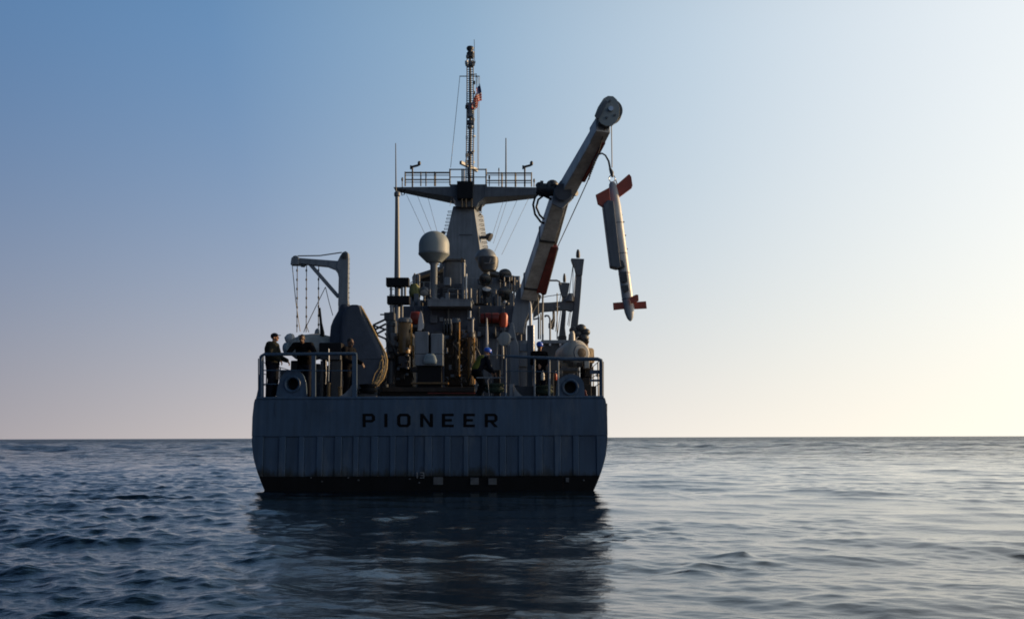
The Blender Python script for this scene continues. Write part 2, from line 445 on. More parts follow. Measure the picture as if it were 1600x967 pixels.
    L.new(b2.outputs[0], b3.inputs['Normal'])
    L.new(b3.outputs[0], b.inputs['Normal'])
    L.new(mr(60, 500, 0.04, 0.30), b.inputs['Roughness'])
    me.materials.append(mt)
    o = bpy.data.objects.new('sea', me); COL.objects.link(o)
    o['kind'] = 'structure'
build_sea()

# ------------------------------------------------------------------ the ship: hull
Y0 = 28.3
CX = P(671.5, 660, Y0).x
DZ = P(671, 622, Y0).z           # deck edge at the stern
ship = thing('naval_ship', 'grey minesweeper ship seen from astern with PIONEER on its stern', 'ship', (CX, Y0 + 30, 0))
prof = [(622, 272.5), (626, 274), (650, 276), (690, 276), (715, 272.5), (735, 266.5), (752, 260), (768, 253), (800, 232), (840, 180), (880, 90)]
sec = [(P(671.5, y, Y0).z, h*mpp(Y0)*1.0) for y, h in prof]
def sec_half(zv):
    for (z0, h0), (z1, h1) in zip(sec, sec[1:]):
        if z1 <= zv <= z0: return h0 + (h1-h0)*(z0-zv)/(z0-z1)
    return sec[0][1] if zv > sec[0][0] else sec[-1][1]
hb = MB()
stations = [(Y0+0.09, 1.0, 0), (Y0+6, 1.03, 0), (Y0+14, 1.06, 0.05), (Y0+28, 1.10, 0.25), (Y0+42, 0.95, 0.8), (Y0+54, 0.6, 1.6), (Y0+62, 0.28, 2.2), (Y0+66.5, 0.02, 2.6)]
prev = None
for (yy, s_, up) in stations:
    ring = []
    for zv, h in sec: ring.append(hb.bm.verts.new((CX - h*s_, yy + (0 if zv > 0 else 0), zv + up*max(0, (zv+1)/(DZ+1)))))
    for zv, h in sec[::-1]: ring.append(hb.bm.verts.new((CX + h*s_, yy, zv + up*max(0, (zv+1)/(DZ+1)))))
    if prev: hb.bridge(prev, ring)
    else: hb._face(ring[::-1])
    prev = ring
hb._face(prev)
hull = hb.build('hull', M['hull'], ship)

def band_outline(z_top, z_bot, k=10, grow=0.0):
    zs = [z_top + (z_bot-z_top)*i/k for i in range(k+1)]
    return [(CX - sec_half(q) - grow, q) for q in zs] + [(CX + sec_half(q) + grow, q) for q in zs[::-1]]
def xz_plate(mb, pts, y0, t):
    A = [mb.bm.verts.new((x, y0, q)) for x, q in pts]; B = [mb.bm.verts.new((x, y0+t, q)) for x, q in pts]
    mb.bridge(A, B); mb._face(A); mb._face(B[::-1]); return mb
Zp_top, Zp_bot = P(671, 681, Y0).z, P(671, 744, Y0).z
def stain(mt, zline):
    """ragged scum and weed line climbing the plating above the waterline, plus faint salt bloom"""
    nt = mt.node_tree; N = nt.nodes; L = nt.links; b = N['Principled BSDF']; src = b.inputs['Base Color'].links[0].from_socket
    t = N.new('ShaderNodeTexCoord'); sp_ = N.new('ShaderNodeSeparateXYZ'); L.new(t.outputs['Object'], sp_.inputs[0])
    mp = N.new('ShaderNodeMapping'); mp.inputs['Scale'].default_value = (3.5, 3.5, 0.8); L.new(t.outputs['Object'], mp.inputs[0])
    n = N.new('ShaderNodeTexNoise'); n.inputs['Scale'].default_value = 1.0; n.inputs['Detail'].default_value = 7; n.inputs['Roughness'].default_value = 0.65
    L.new(mp.outputs[0], n.inputs['Vector'])
    q = N.new('ShaderNodeMath'); q.operation = 'MULTIPLY_ADD'; L.new(n.outputs[0], q.inputs[0]); q.inputs[1].default_value = -0.9; L.new(sp_.outputs[2], q.inputs[2])
    r = N.new('ShaderNodeMapRange'); L.new(q.outputs[0], r.inputs[0]); r.inputs[1].default_value = zline-0.45; r.inputs[2].default_value = zline-0.25
    r.inputs[3].default_value = 1.0; r.inputs[4].default_value = 0.0
    mx = N.new('ShaderNodeMix'); mx.data_type = 'RGBA'; L.new(r.outputs[0], mx.inputs[0]); L.new(src, mx.inputs[6]); mx.inputs[7].default_value = (0.012, 0.014, 0.014, 1)
    n2 = N.new('ShaderNodeTexNoise'); n2.inputs['Scale'].default_value = 0.7; n2.inputs['Detail'].default_value = 9; n2.inputs['Roughness'].default_value = 0.72
    L.new(mp.outputs[0], n2.inputs['Vector'])
    r2 = N.new('ShaderNodeMapRange'); L.new(n2.outputs[0], r2.inputs[0]); r2.inputs[1].default_value = 0.52; r2.inputs[2].default_value = 0.75; r2.inputs[4].default_value = 0.5
    m2 = N.new('ShaderNodeMix'); m2.data_type = 'RGBA'; L.new(r2.outputs[0], m2.inputs[0]); L.new(mx.outputs[2], m2.inputs[6]); m2.inputs[7].default_value = (0.15, 0.17, 0.19, 1)
    L.new(m2.outputs[2], b.inputs['Base Color'])
stain(M['hull'], Zp_bot+0.02); stain(M['hull2'], Zp_bot+0.02)
tb = xz_plate(MB(), band_outline(DZ-0.004, Zp_top), Y0, 0.087).build('transom_band', M['hull'], hull, bevel=0.012)
rec = [(411,435),(446,466),(475,494),(504,522),(534,551),(560,579),(591,609),(618,637),(647,663),(675,694),(704,724),(732,752),(761,780),(791,810),(817,836),(848,866),(877,895),(905,932)]
xs = [(P(a, 710, Y0).x, P(b, 710, Y0).x) for a, b in rec]
for i in range(len(xs)+1):
    a = None if i == 0 else xs[i-1][1]; b = None if i == len(xs) else xs[i][0]
    mb = MB(); k = 8; pl, pr = [], []
    for j in range(k+1):
        q = Zp_top - 0.003 + (Zp_bot - Zp_top)*j/k
        h = sec_half(q)
        pl.append((a if a is not None else CX-h, q)); pr.append((b if b is not None else CX+h, q))
    xz_plate(mb, pl + pr[::-1], Y0 + 0.003 + 0.006*random.random(), 0.08).build('stern_rib', M['hull'], hull, bevel=0.022)
for a, b in xs:
    c = Vector(((a+b)/2, Y0+0.062+0.012*random.random(), (Zp_top+Zp_bot)/2))
    MB().box(c, (b-a-0.012, 0.05, Zp_top-Zp_bot-0.016)).build('stern_panel', M['hull2'], hull, bevel=0.006)
xz_plate(MB(), band_outline(Zp_bot-0.004, -0.5, 8), Y0+0.035, 0.05).build('boot_topping', M['boot'], hull)
# forward boot topping band along both sides is the same dark coat: a skin 6 mm outside the hull
bt = MB(); prev = None
for (yy, s_, up) in stations[:7]:
    zs = [Zp_bot, 0.2, -0.4]
    for sgn in (-1, 1): pass
for sgn in (-1, 1):
    prev = None
    for (yy, s_, up) in stations[:7]:
        row = [bt.bm.verts.new((CX + sgn*(sec_half(q)*s_+0.008), yy+0.002, q + up*max(0, (q+1)/(DZ+1)))) for q in (Zp_bot, 0.25, 0.0, -0.4)]
        if prev:
            for j in range(3): bt._face((prev[j], prev[j+1], row[j+1], row[j]))
        prev = row
bt.build('side_boot_topping', M['boot'], hull)
# weld seams and patch plates on the upper band
for (x0, y0, x1, y1) in ((429, 628, 431, 650), (478, 626, 480, 655), (861, 627, 863, 662)):
    MB().rect(x0, y0, x1, y1, Y0-0.012, 0.02).build('seam', M['hull2'], hull)
MB().rect(478, 640.5, 526, 642, Y0-0.010, 0.02).build('seam', M['hull2'], hull)
# rubbing strake at the deck edge, rounded
MB().path([Vector((CX-sec[0][1]+0.03, Y0+0.02, DZ+0.01)), Vector((CX+sec[0][1]-0.03, Y0+0.02, DZ+0.01))], 0.045, 10).build('deck_edge', M['hull'], hull, smooth=True)
MB().rect(944, 630, 949, 658, Y0+0.5, 2.2).build('side_fender', M['dgrey'], hull, bevel=0.02)

# lettering on the stern
LH = (646.0, 667.0)
def letter(ch, x0, x1):
    mb = MB(); y0, y1 = LH; w = 4.3; ym = (y0+y1)/2 - 0.2; t = 0.014; Yq = Y0-0.008
    c = 4.0
    def hb_(a, b, yy): mb.rect(a, yy-w/2, b, yy+w/2, Yq, t)
    if ch in 'PRENI': mb.rect(x0, y0, x0+w+0.6, y1, Yq, t)
    if ch == 'E':
        xa = x0+w+0.6
        mb.rect(xa, y0, x1, y0+3.9, Yq, t); mb.rect(xa, ym-1.9, x1-3, ym+1.9, Yq, t); mb.rect(xa, y1-3.9, x1, y1, Yq, t)
    if ch in 'PR':
        xa = x0+w+0.6
        mb.plate([(xa, y0+3.9), (x1-c-1, y0+3.9), (x1-4.8, y0+5.6), (x1, y0+c), (x1-c, y0), (xa, y0)], Yq, t)
        mb.plate([(x1-4.8, y0+5.6), (x1-4.8, ym-1.0), (x1, ym+0.0), (x1, y0+c)], Yq, t)
        mb.plate([(xa, ym+3.2), (x1-c, ym+3.2), (x1, ym), (x1-4.8, ym-1.0), (x1-5.8, ym-0.6), (xa, ym-0.6)], Yq, t)
        if ch == 'R': mb.plate([(x0+8.5, ym+3.2), (x0+13.8, ym+3.2), (x1+0.6, y1), (x1-5.2, y1)], Yq, t)
    if ch == 'N':
        mb.rect(x1-w-0.6, y0, x1, y1, Yq, t)
        mb.plate([(x0+w+0.6, y0), (x0+w+0.6, y0+6.5), (x1-w-0.6, y1), (x1-w-0.6, y1-6.5)], Yq, t)
    if ch == 'O':
        o_ = [(x0, y0+c), (x0+c, y0), (x1-c, y0), (x1, y0+c), (x1, y1-c), (x1-c, y1), (x0+c, y1), (x0, y1-c)]
        i_ = [(x0+5, y0+5.4), (x0+6.3, y0+4), (x1-6.3, y0+4), (x1-5, y0+5.4), (x1-5, y1-5.4), (x1-6.3, y1-4), (x0+6.3, y1-4), (x0+5, y1-5.4)]
        for j in range(8):
            k = (j+1) % 8; mb.plate([o_[j], i_[j], i_[k], o_[k]], Yq, t)
    mb.build('letter', M['letter'], hull, label='dark block letter %s of the name on the stern' % ch)
for ch, a, b in (('P', 566.5, 586), ('I', 600.5, 605), ('O', 620.5, 641.5), ('N', 656.5, 676.5), ('E', 690.5, 709), ('E', 724, 742), ('R', 757.5, 777.5)):
    letter(ch, a, b)
# draught mark 13, zinc anodes and small fittings at the waterline
def digits():
    Yq = Y0-0.004; t = 0.014
    MB().plate([(651.2, 747), (652.8, 747), (652.8, 737.5), (651.2, 737.5), (649.8, 739.2), (651.2, 739.2)], Yq, t).build('draught_mark', M['mark'], hull)
    mb = MB()
    for (x0, y0, x1, y1) in ((656, 737.5, 661.3, 739), (657.2, 741.6, 661.3, 743), (656, 745.6, 661.3, 747)): mb.rect(x0, y0, x1, y1, Yq, t)
    mb.rect(661.3, 737.5, 662.9, 747, Yq+0.001, t)
    mb.build('draught_mark', M['mark'], hull)
digits()
for (x0, y0, x1, y1) in ((677, 745, 692, 757), (735, 746, 748, 757), (763, 747, 776, 757), (884, 746, 889, 753)):
    MB().rect(x0, y0, x1, y1, Y0-0.02, 0.05).build('anode', M['zinc'], hull, bevel=0.008)
for (x, y) in ((486, 746), (503, 752), (544, 746), (560, 750), (912, 750), (640, 748), (655, 754)):
    MB().ell(P(x, y, Y0+0.03), (0.03, 0.02, 0.025), 8, 5).build('fitting', M['zinc'], hull)

# main deck
md = MB(); prev = None
for (yy, s_, up) in stations:
    a = md.bm.verts.new((CX - (sec[0][1]-0.05)*s_, yy, DZ - 0.03 + up + 0.035*(yy > Y0+1) ))
    b = md.bm.verts.new((CX + (sec[0][1]-0.05)*s_, yy, DZ - 0.03 + up + 0.035*(yy > Y0+1) ))
    if prev: md._face((prev[0], prev[1], b, a))
    prev = (a, b)
md.build('main_deck', M['deck'], ship)
DK = DZ + 0.01

# ------------------------------------------------------------------ stern rails, chocks, bitts
YR = Y0 + 0.16
sr = MB().path([P(408, 620, YR), P(408, 562, YR), P(409, 556, YR), P(413, 553.5, YR), P(490, 553, YR), P(553, 552.5, YR), P(557, 554, YR)], 0.048, 10)
rail = sr.build('stern_rail', M['hull'], ship, smooth=True)
MB().rect(405, 556, 411.5, 622, YR-0.02, 0.08).build('post', M['hull'], rail, bevel=0.01)
MB().rect(486.5, 553, 493, 622, YR-0.02, 0.08).build('post', M['hull'], rail, bevel=0.01)
MB().rect(550, 553, 557.5, 622, YR-0.02, 0.08).build('post', M['hull'], rail, bevel=0.01)
for (a, b, y) in ((408, 490, 578.5), (408, 432, 600), (493, 550, 579)):
    MB().wire([(a, y), (b, y)], YR+0.02, 0.016, 6).build('bar', M['hull'], rail, smooth=True)
MB().plate([(400, 622), (405, 622), (405, 585), (403, 608)], YR, 0.06).build('bracket', M['hull'], rail)
rail2 = MB().path([P(790, 622, YR), P(790, 560, YR), P(791, 557, YR), P(796, 556.5, YR), P(835, 558.5, YR), P(880, 560.5, YR), P(934, 561, YR), P(939, 563, YR), P(940, 568, YR), P(940, 627, YR)],
                  [0.03, 0.03, 0.034, 0.04, 0.046, 0.052, 0.056, 0.056, 0.056, 0.056], 10).build('stern_rail', M['hull'], ship, smooth=True)
for x, w in ((835, 3.2), (858, 3.6), (872, 3.2)):
    a = P(x, 559, YR); b = P(x+0.3, 625, YR)
    MB().tube(a, b, w*mpp(Y0)/2, n=8).build('post', M['grey'], rail2, smooth=True)
MB().rect(936.5, 565, 943.5, 628, YR-0.03, 0.09).build('post', M['hull'], rail2, bevel=0.01)
for (y0, y1) in ((578, 584), (592.5, 596)):
    MB().rect(922, y0, 936.5, y1, YR, 0.05).build('bar', M['hull'], rail2, bevel=0.006)
MB().wire([(790, 579), (872, 581)], YR+0.02, 0.014, 6).build('bar', M['hull'], rail2, smooth=True)
rail3 = MB().path([P(744, 590, YR+.05), P(788, 590, YR+.05)], 0.018, 6).build('stern_rail', M['grey'], ship, smooth=True)
MB().wire([(756, 556), (766, 554.5), (788, 555.5)], YR+.05, 0.018, 6).build('bar', M['grey'], rail3, smooth=True)
MB().wire([(764.5, 620), (762, 594), (765, 590)], YR+.05, 0.012, 6).build('bar', M['grey'], rail3, smooth=True)
def plate_hole(name, outer, c, r, Y, t, mat):
    mb = MB(); n = 40; O = [Vector(p) for p in outer]; c = Vector(c); oo, ii = [], []
    for i in range(n):
        a = 2*math.pi*i/n; d = Vector((math.cos(a), math.sin(a))); best = 1e9
        for j in range(len(O)):
            p, q = O[j], O[(j+1) % len(O)]; e = q-p; den = d.x*e.y-d.y*e.x
            if abs(den) < 1e-9: continue
            w_ = p-c; tt = (w_.x*e.y-w_.y*e.x)/den; ss = (w_.x*d.y-w_.y*d.x)/den
            if tt > 0 and -1e-6 <= ss <= 1+1e-6: best = min(best, tt)
        oo.append(P(*(c+d*best), Y)); ii.append(P(*(c+d*r), Y))
    bk = Vector((0, t, 0))
    Of = [mb.bm.verts.new(p) for p in oo]; If = [mb.bm.verts.new(p) for p in ii]
    Ob = [mb.bm.verts.new(p+bk) for p in oo]; Ib = [mb.bm.verts.new(p+bk) for p in ii]
    mb.bridge(Of, If); mb.bridge(Ob, Ib); mb.bridge(Of, Ob); mb.bridge(If, Ib)
    o = mb.build(name, mat, ship)
    cc = P(*c, Y)
    q = MB(); n = 24; prev = None
    for dr_, dy in ((r*mpp(Y)+0.05, -0.02), (r*mpp(Y)+0.03, -0.055), (r*mpp(Y), -0.06), (r*mpp(Y)-0.03, -0.03), (r*mpp(Y)-0.035, t+0.22)):
        A = [q.bm.verts.new(cc+Vector((dr_*math.cos(2*math.pi*i/n), dy, dr_*math.sin(2*math.pi*i/n)))) for i in range(n)]
        if prev: q.bridge(prev, A)
        prev = A
    q.build('chock_ring', M['hull'], o, smooth=True)
    MB().tube(cc+Vector((0, t+0.2, 0)), cc+Vector((0, t+0.5, 0)), r*mpp(Y)+0.08, n=20).build('chock_dark_plug', M['black'], o)  # black plug added behind the hole so the opening looks dark
    return o
plate_hole('mooring_chock', [(431, 622), (433.5, 604), (438, 590), (446, 580.5), (456, 577.5), (466, 579), (474, 586), (478, 598), (479.5, 622)], (457, 600), 11, YR+0.12, 0.10, M['hull'])
plate_hole('mooring_chock', [(868, 628), (869, 604), (874, 592), (884, 585.5), (896, 584.5), (906, 588), (912, 597), (913.5, 610), (913.5, 628)], (891, 605), 11, YR+0.12, 0.10, M['hull'])
for x in (513.5, 530.5):
    b = P(x, 620, YR+.5); b.z = DK; h = P(x, 598 if x < 520 else 604, YR+.5).z
    MB().lathe(b, [(0.045, 0), (0.045, h-DK-0.05), (0.065, h-DK-0.045), (0.065, h-DK)], n=12).build('bitt', M['gold'], ship, smooth=True)
MB().plate([(525, 622), (552, 622), (552, 596), (547, 606), (538, 615)], YR+.12, 0.05).build('gusset', M['grey'], ship, bevel=0.006)
MB().plate([(803, 623), (825, 623), (814, 617), (808, 611), (803.5, 604)], YR+.12, 0.05).build('gusset', M['grey'], ship, bevel=0.006)
MB().rect(796, 600, 803, 623, YR+.2, 0.2).build('locker', M['grey'], ship, bevel=0.01)
MB().wire([(404, 624), (404, 560)], YR+3, 0.02).build('side_stanchion', M['hull'], ship)
# side rails running forward along both deck edges
for sgn in (-1, 1):
    mb = MB()
    xw = CX + sgn*(sec[0][1]-0.12)
    for k in range(9):
        yy = YR + 0.6 + 1.7*k
        mb.tube((xw, yy, DK-0.01), (xw, yy, DK+1.05), 0.02, n=6)
    for zz in (0.4, 0.72, 1.05): mb.tube((xw, YR+.1, DK+zz), (xw, YR+14.2, DK+zz), 0.013, n=6)
    mb.build('side_rail', M['grey'], ship, smooth=True)

# ------------------------------------------------------------------ deckhouse
YD = 44.0
dh = MB()
a = P(624, 478, YD); b = P(822, 478, YD)
dh.hexa([(a.x, YD, DK), (b.x, YD, DK), (b.x+.3, YD+22, DK), (a.x-.3, YD+22, DK), (a.x, YD, a.z), (b.x, YD, a.z), (b.x+.3, YD+22, a.z), (a.x-.3, YD+22, a.z)])
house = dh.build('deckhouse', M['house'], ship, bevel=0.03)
MB().rect(668, 469, 736, 478.5, YD-1.0, 1.2).build('platform', M['grey'], house, bevel=0.01)
MB().rect(666, 467.5, 738, 469.2, YD-1.02, 1.3).build('platform_lip', M['grey'], house)
for x in (672, 700, 730):
    MB().plate([(x, 479), (x+2.5, 479), (x+2.5, 494), (x, 500)], YD-0.06, 0.06).build('bracket', M['grey2'], house)
# doors and fittings on the aft wall
def door(px, py0, py1, w):
    d = MB().rect(px-w/2, py0, px+w/2, py1, YD-0.05, 0.06).build('door', M['grey2'], house, bevel=0.02)
    MB().rect(px+w/2-4, (py0+py1)/2, px+w/2-2, (py0+py1)/2+5, YD-0.1, 0.05).build('handle', M['steel'], d) if False else None
door(672, 530, 590, 26); door(768, 528, 590, 26)
random.seed(5)
for k in range(16):
    x = random.uniform(632, 815); y = random.uniform(482, 520)
    w, h = random.uniform(4, 12), random.uniform(5, 14)
    MB().rect(x, y, x+w, y+h, YD-random.uniform(.1, .3), 0.35).build('junction_box', M[random.choice(['grey2', 'grey', 'dgrey'])], house, bevel=0.01)
for k in range(9):
    x = random.uniform(630, 818)
    MB().wire([(x, 480), (x, random.uniform(510, 560)), (x+random.uniform(-12, 12), 585)], YD-0.12, 0.035, 6).build('pipe', M[random.choice(['grey2', 'dgrey', 'grey'])], house, smooth=True)

# upper tier
YU = 47.5
ut = MB()
ut.rect(661, 443, 800, 482, YU, 10)
tier = ut.build('upper_deckhouse', M['house'], ship, bevel=0.03)
MB().rect(729, 434, 782, 474, YU-0.3, 0.5).build('bulkhead_panel', M['grey'], tier, bevel=0.02)
MB().rect(690, 448, 712, 468, YU-0.2, 0.3).build('vent', M['dgrey'], tier, bevel=0.02)
for k in range(5): MB().rect(692, 450+3.6*k, 710, 451.8+3.6*k, YU-0.26, 0.1).build('vent_slat', M['grey2'], tier)
# awnings either side of the pilot house
for pts in ([(645, 430), (693, 414.5), (693, 419), (645, 436)], [(765, 421), (811, 433), (811, 438.5), (765, 427)]):
    MB().plate(pts, 51, 4.5).build('awning', M['grey2'], ship)
MB().plate([(660, 432), (693, 421), (693, 446), (660, 446)], 52, 3).build('awning_wall', M['dgrey'], ship)
MB().plate([(766, 428), (800, 436), (800, 446), (766, 446)], 52, 3).build('awning_wall', M['dgrey'], ship)
def rail_run(x0, x1, yt, yb, Y, n, mat='grey', parent=ship, rows=3, r=0.022, name='guard_rail'):
    o = MB().wire([(x0, yt), (x1, yt)], Y, r, 6).build(name, M[mat], parent, smooth=True)
    for k in range(1, rows):
        y = yt + (yb-yt)*k/rows
        MB().wire([(x0, y), (x1, y)], Y, r*0.75, 6).build('bar', M[mat], o if parent.parent is None else parent, smooth=True)
    for k in range(n):
        x = x0 + (x1-x0)*k/(n-1)
        MB().wire([(x, yt), (x, yb)], Y, r*1.1, 6).build('post', M[mat], o if parent.parent is None else parent, smooth=True)
    return o
rail_run(642, 672, 441, 470, 46.2, 4)
rail_run(788, 812, 432, 478, 46.4, 4)
rail_run(700, 790, 452, 474, 46.6, 7, rows=3)
for x, y in ((648, 427), (653, 428), (655, 429), (803, 437), (807, 438), (811, 440), (813, 444)):
    MB().wire([(x, y), (x, 472)], 46.5, 0.04, 6).build('stanchion', M['grey'], ship, smooth=True)
MB().wire([(648, 428), (645, 433), (646, 446)], 46.5, 0.04, 6).build('stanchion', M['grey'], ship, smooth=True)
# funnel casing and lamp pole between the radomes
MB().blob([(470, 692, 725, 1.6), (440, 692, 725, 1.6), (412, 692.5, 724.5, 1.6), (407, 693, 724, 1.5)], 48.5, 24, pw=6).build('funnel_casing', M['grey2'], ship, smooth=True)
MB().rect(689, 404, 726, 407.5, 48.4, 1.9).build('funnel_cap', M['dgrey'], ship, bevel=0.02)
lp = MB().wire([(724, 467), (724, 407)], 46.3, 0.09, 12).build('lamp_pole', M['grey'], ship, smooth=True)
MB().plate([(720, 409.5), (727, 409.5), (721.5, 401.5)], 46.2, 0.25).build('lamp_hood', M['gold'], lp)
MB().wire([(728.5, 467), (728.5, 428)], 46.2, 0.045, 8).build('lamp_pole', M['steel'], ship, smooth=True)

# radomes
def radome(cx, top, rad, skirt, cone, ped0, ped1, pedw, Y, mt='radome'):
    s_ = mpp(Y); c = P(cx, top, Y); r = rad*s_
    zt = c.z; pr = []
    zs = zt - P(cx, skirt, Y).z; zc = zt - P(cx, cone, Y).z
    bot = [(r*0.5, -zc), (r*0.97, -zs-0.03), (r*1.01, -zs), (r, -zs+0.06)]
    hem = [(r*math.cos(t_)**0.93, -r*0.95 + r*0.95*math.sin(t_)) for t_ in [R(q) for q in range(0, 90, 9)]]
    pr = bot + [(r, -r*0.95)] + hem[1:] + [(0.001, 0)]
    o = MB().lathe(c, pr, n=40).build('radome', M[mt], ship, smooth=True)
    MB().lathe(c, [(r*1.012, -zs+0.02), (r*1.02, -zs+0.03), (r*1.02, -zs+0.075), (r*1.012, -zs+0.085)], n=40).build('seam_band', M['grey'], o, smooth=True)
    pb = P(cx, ped1, Y); pw = pedw*s_/2
    h = zt - zc - pb.z
    MB().lathe(Vector((c.x, c.y, pb.z)), [(pw*1.5, 0), (pw*1.5, 0.06), (pw, 0.12), (pw, h-0.15), (pw*1.5, h-0.02), (pw*1.6, h+0.02)], n=20).build('pedestal', M['grey'], o, smooth=True)
    for k in range(6):
        zz = pb.z + 0.3 + k*0.28
        MB().box((c.x+pw+0.05, c.y, zz), (0.12, 0.05, 0.03)).build('step', M['grey'], o)
    return o
radome(678.3, 361.5, 24.3, 398, 410, 410, 469, 11.5, 47.0)
rd2 = radome(759, 388.5, 17.5, 404, 418, 418, 462, 9, 49.5, 'grey')
MB().blob([(421, 752, 775, 0.8), (414, 747, 778, 1.1), (405, 745.5, 779, 1.2), (400, 747, 778, 1.1)], 48.7, 24).build('antenna_shroud', M['dgrey'], rd2, smooth=True)
MB().plate([(765, 405), (767.5, 402), (767, 407), (764.5, 410)], 48.6, 0.05).build('shroud_mark', M['mark'], rd2)
MB().rect(757, 410.5, 773, 412, 48.6, 0.06).build('shroud_trim', M['mark'], rd2)

# ------------------------------------------------------------------ mast tower, yard, top mast
YM = 57.5
# tower: tapered box with a starboard face that catches the sun
def q3(px, py, Y): return P(px, py, Y)
b0, b1 = P(681, 440, YM), P(757.5, 440, YM); t0, t1 = P(708, 322, YM), P(740.5, 322, YM)
dp = 3.6
tw = MB()
tw.hexa([b0, b1, b1+Vector((.42, dp, 0)), b0+Vector((-.05, dp, 0)), t0, t1, t1+Vector((0.50, dp*.72, 0)), t0+Vector((0.02, dp*.72, 0))])
tower = tw.build('mast_tower', M['grey'], ship, bevel=0.05)
zr = P(624, 478, 44.0).z - 0.02
MB().hexa([Vector((b0.x-.25, YM-.4, zr)), Vector((b1.x+.3, YM-.4, zr)), Vector((b1.x+.5, YM+dp+.4, zr)), Vector((b0.x-.3, YM+dp+.4, zr)),
           b0+Vector((-.1, -.1, 0)), b1+Vector((.1, -.1, 0)), b1+Vector((.48, dp+.05, 0)), b0+Vector((-.1, dp+.05, 0))]).build('tower_base', M['grey2'], tower, bevel=0.04)
MB().rect(712, 315, 742, 323, YM+.2, 1.6).build('tower_cap', M['grey'], tower, bevel=0.05)
MB().rect(718, 366, 738, 367.2, YM-0.06, 0.1).build('seam', M['grey2'], tower)
MB().rect(698, 345, 745, 346, YM-0.035, 0.06).build('seam', M['grey2'], tower) if False else None
for k in range(14):            # climbing rungs on the port side
    f = k/13; p = P(691+ (708-691)*f*0.9 - 1.5, 400-70*f, YM+0.3)
    MB().path([p+Vector((0.05, 0, 0)), p+Vector((-0.18, 0, 0)), p+Vector((-0.2, 0.35, 0)), p+Vector((0.05, 0.35, 0))], 0.018, 5).build('rung', M['grey'], tower)
for k in range(9):
    f = k/8; p = P(750.5 - 10*f + 4.5, 385-55*f, YM+1.0)
    MB().path([p+Vector((-0.1, 0, 0)), p+Vector((0.26, 0, 0.02)), p+Vector((0.28, 0.5, 0.02)), p+Vector((-0.1, 0.5, 0))], 0.02, 5).build('rung', M['gold'], tower)
fl = MB().box(P(757, 371, YM+0.6), (0.45, 0.3, 0.16)).build('floodlight_bracket', M['dgrey'], tower, bevel=0.02)
MB().lathe(P(762, 369, YM+0.6), [(0.10, -0.1), (0.24, 0.05), (0.26, 0.22), (0.2, 0.24)], axis=(0.8, -0.3, -0.5), n=16).build('floodlight', M['dgrey'], tower, smooth=True)
MB().ell(P(692.5, 364, YM), (0.14, 0.14, 0.12)).build('floodlight', M['dgrey'], tower, smooth=True)
for x, y in ((744.5, 329), (747.5, 332), (750.5, 335)):
    p = P(x, y, YM+1.3); MB().ell(p, (0.05, 0.05, 0.05), 8, 5).build('bolt', M['dgrey'], tower)

YY = 57.0
yd = MB()
# port wing, centre block, starboard wing
def wing(top_l, top_r, bot_l, bot_r, d0, d1):
    a, b, c, d = P(*top_l, YY), P(*top_r, YY), P(*bot_r, YY), P(*bot_l, YY)
    A = [a, d, c, b]
    f = [yd.bm.verts.new(p) for p in A]
    k = [yd.bm.verts.new(p+Vector((0, (d0 if i < 2 else d1), 0))) for i, p in enumerate(A)]
    yd.bridge(f, k); yd._face(f); yd._face(k[::-1])
wing((614.5, 292.5), (712, 291.5), (620, 294.5), (712, 308.5), 0.9, 1.9)
wing((757, 291.5), (839.5, 292.8), (757, 308), (838.5, 304.5), 1.9, 0.9)
yd.plate([(703, 288), (761, 288), (761, 296), (757, 309), (748, 316), (744, 323), (712, 323), (711, 314), (703, 302)], YY+.02, 1.86)
yard = yd.build('yard_platform', M['grey2'], ship, bevel=0.02)
MB().rect(714, 283, 738.5, 310, YY-0.45, 0.6).build('black_antenna_box', M['black'], yard, bevel=0.015)
for x in (722, 728, 737):
    MB().wire([(x, 309), (x, 324)], YY-0.35, 0.055, 8).build('exhaust_pipe', M['gold'], yard, smooth=True)
MB().plate([(745, 310), (756, 309), (752, 329), (748, 329)], YY+1.2, 0.3).build('strut', M['grey2'], yard)
gr = MB()
def posts_rails(xs_, yt, yb, rows, x0, x1, Yq, r=0.03):
    o = MB().wire([(x0, yt), (x1, yt)], Yq, r, 6).build('guard_rail', M['dgrey'], yard, smooth=True)
    for y in rows: MB().wire([(x0, y), (x1, y)], Yq, r*.75, 6).build('guard_bar', M['dgrey'], yard, smooth=True)
    for x in xs_: MB().wire([(x, yt-1), (x, yb)], Yq, r*1.3, 6).build('guard_post', M['dgrey'], yard, smooth=True)
posts_rails([633, 657.5, 665.5, 679], 269.5, 291, [274, 280.5, 285], 633, 703, YY+.1)
posts_rails([633.4, 680.5], 270.5, 291, [281.3], 633, 703, YY+.85)
posts_rails([703, 722, 725, 740, 759.5], 265, 290, [277], 703, 760, YY-.1, 0.036)
posts_rails([784, 805, 830.5], 270.5, 292, [274, 282, 286], 760, 831, YY+.1)
posts_rails([784.6, 806], 271.2, 292, [282.8], 760, 831, YY+.85)
for cx, s_ in ((644.5, 1), (820, 1)):
    c_ = MB().wire([(cx, 292), (cx, 261)], YY+.3, 0.05, 8).build('camera_post', M['dgrey'], yard, smooth=True)
    MB().wire([(cx-3, 261.5), (cx+1, 260.5), (cx+9, 258.5), (cx+10, 256)], YY+.3, 0.07, 8).build('camera_arm', M['dgrey'], yard, smooth=True)
    MB().ell(P(cx+10.5, 255.5, YY+.3), (0.10, 0.10, 0.15)).build('camera_head', M['dgrey'], yard, smooth=True)
    MB().rect(cx-4, 258.5, cx-1.5, 264, YY+.25, 0.12).build('camera_weight', M['dgrey'], yard)
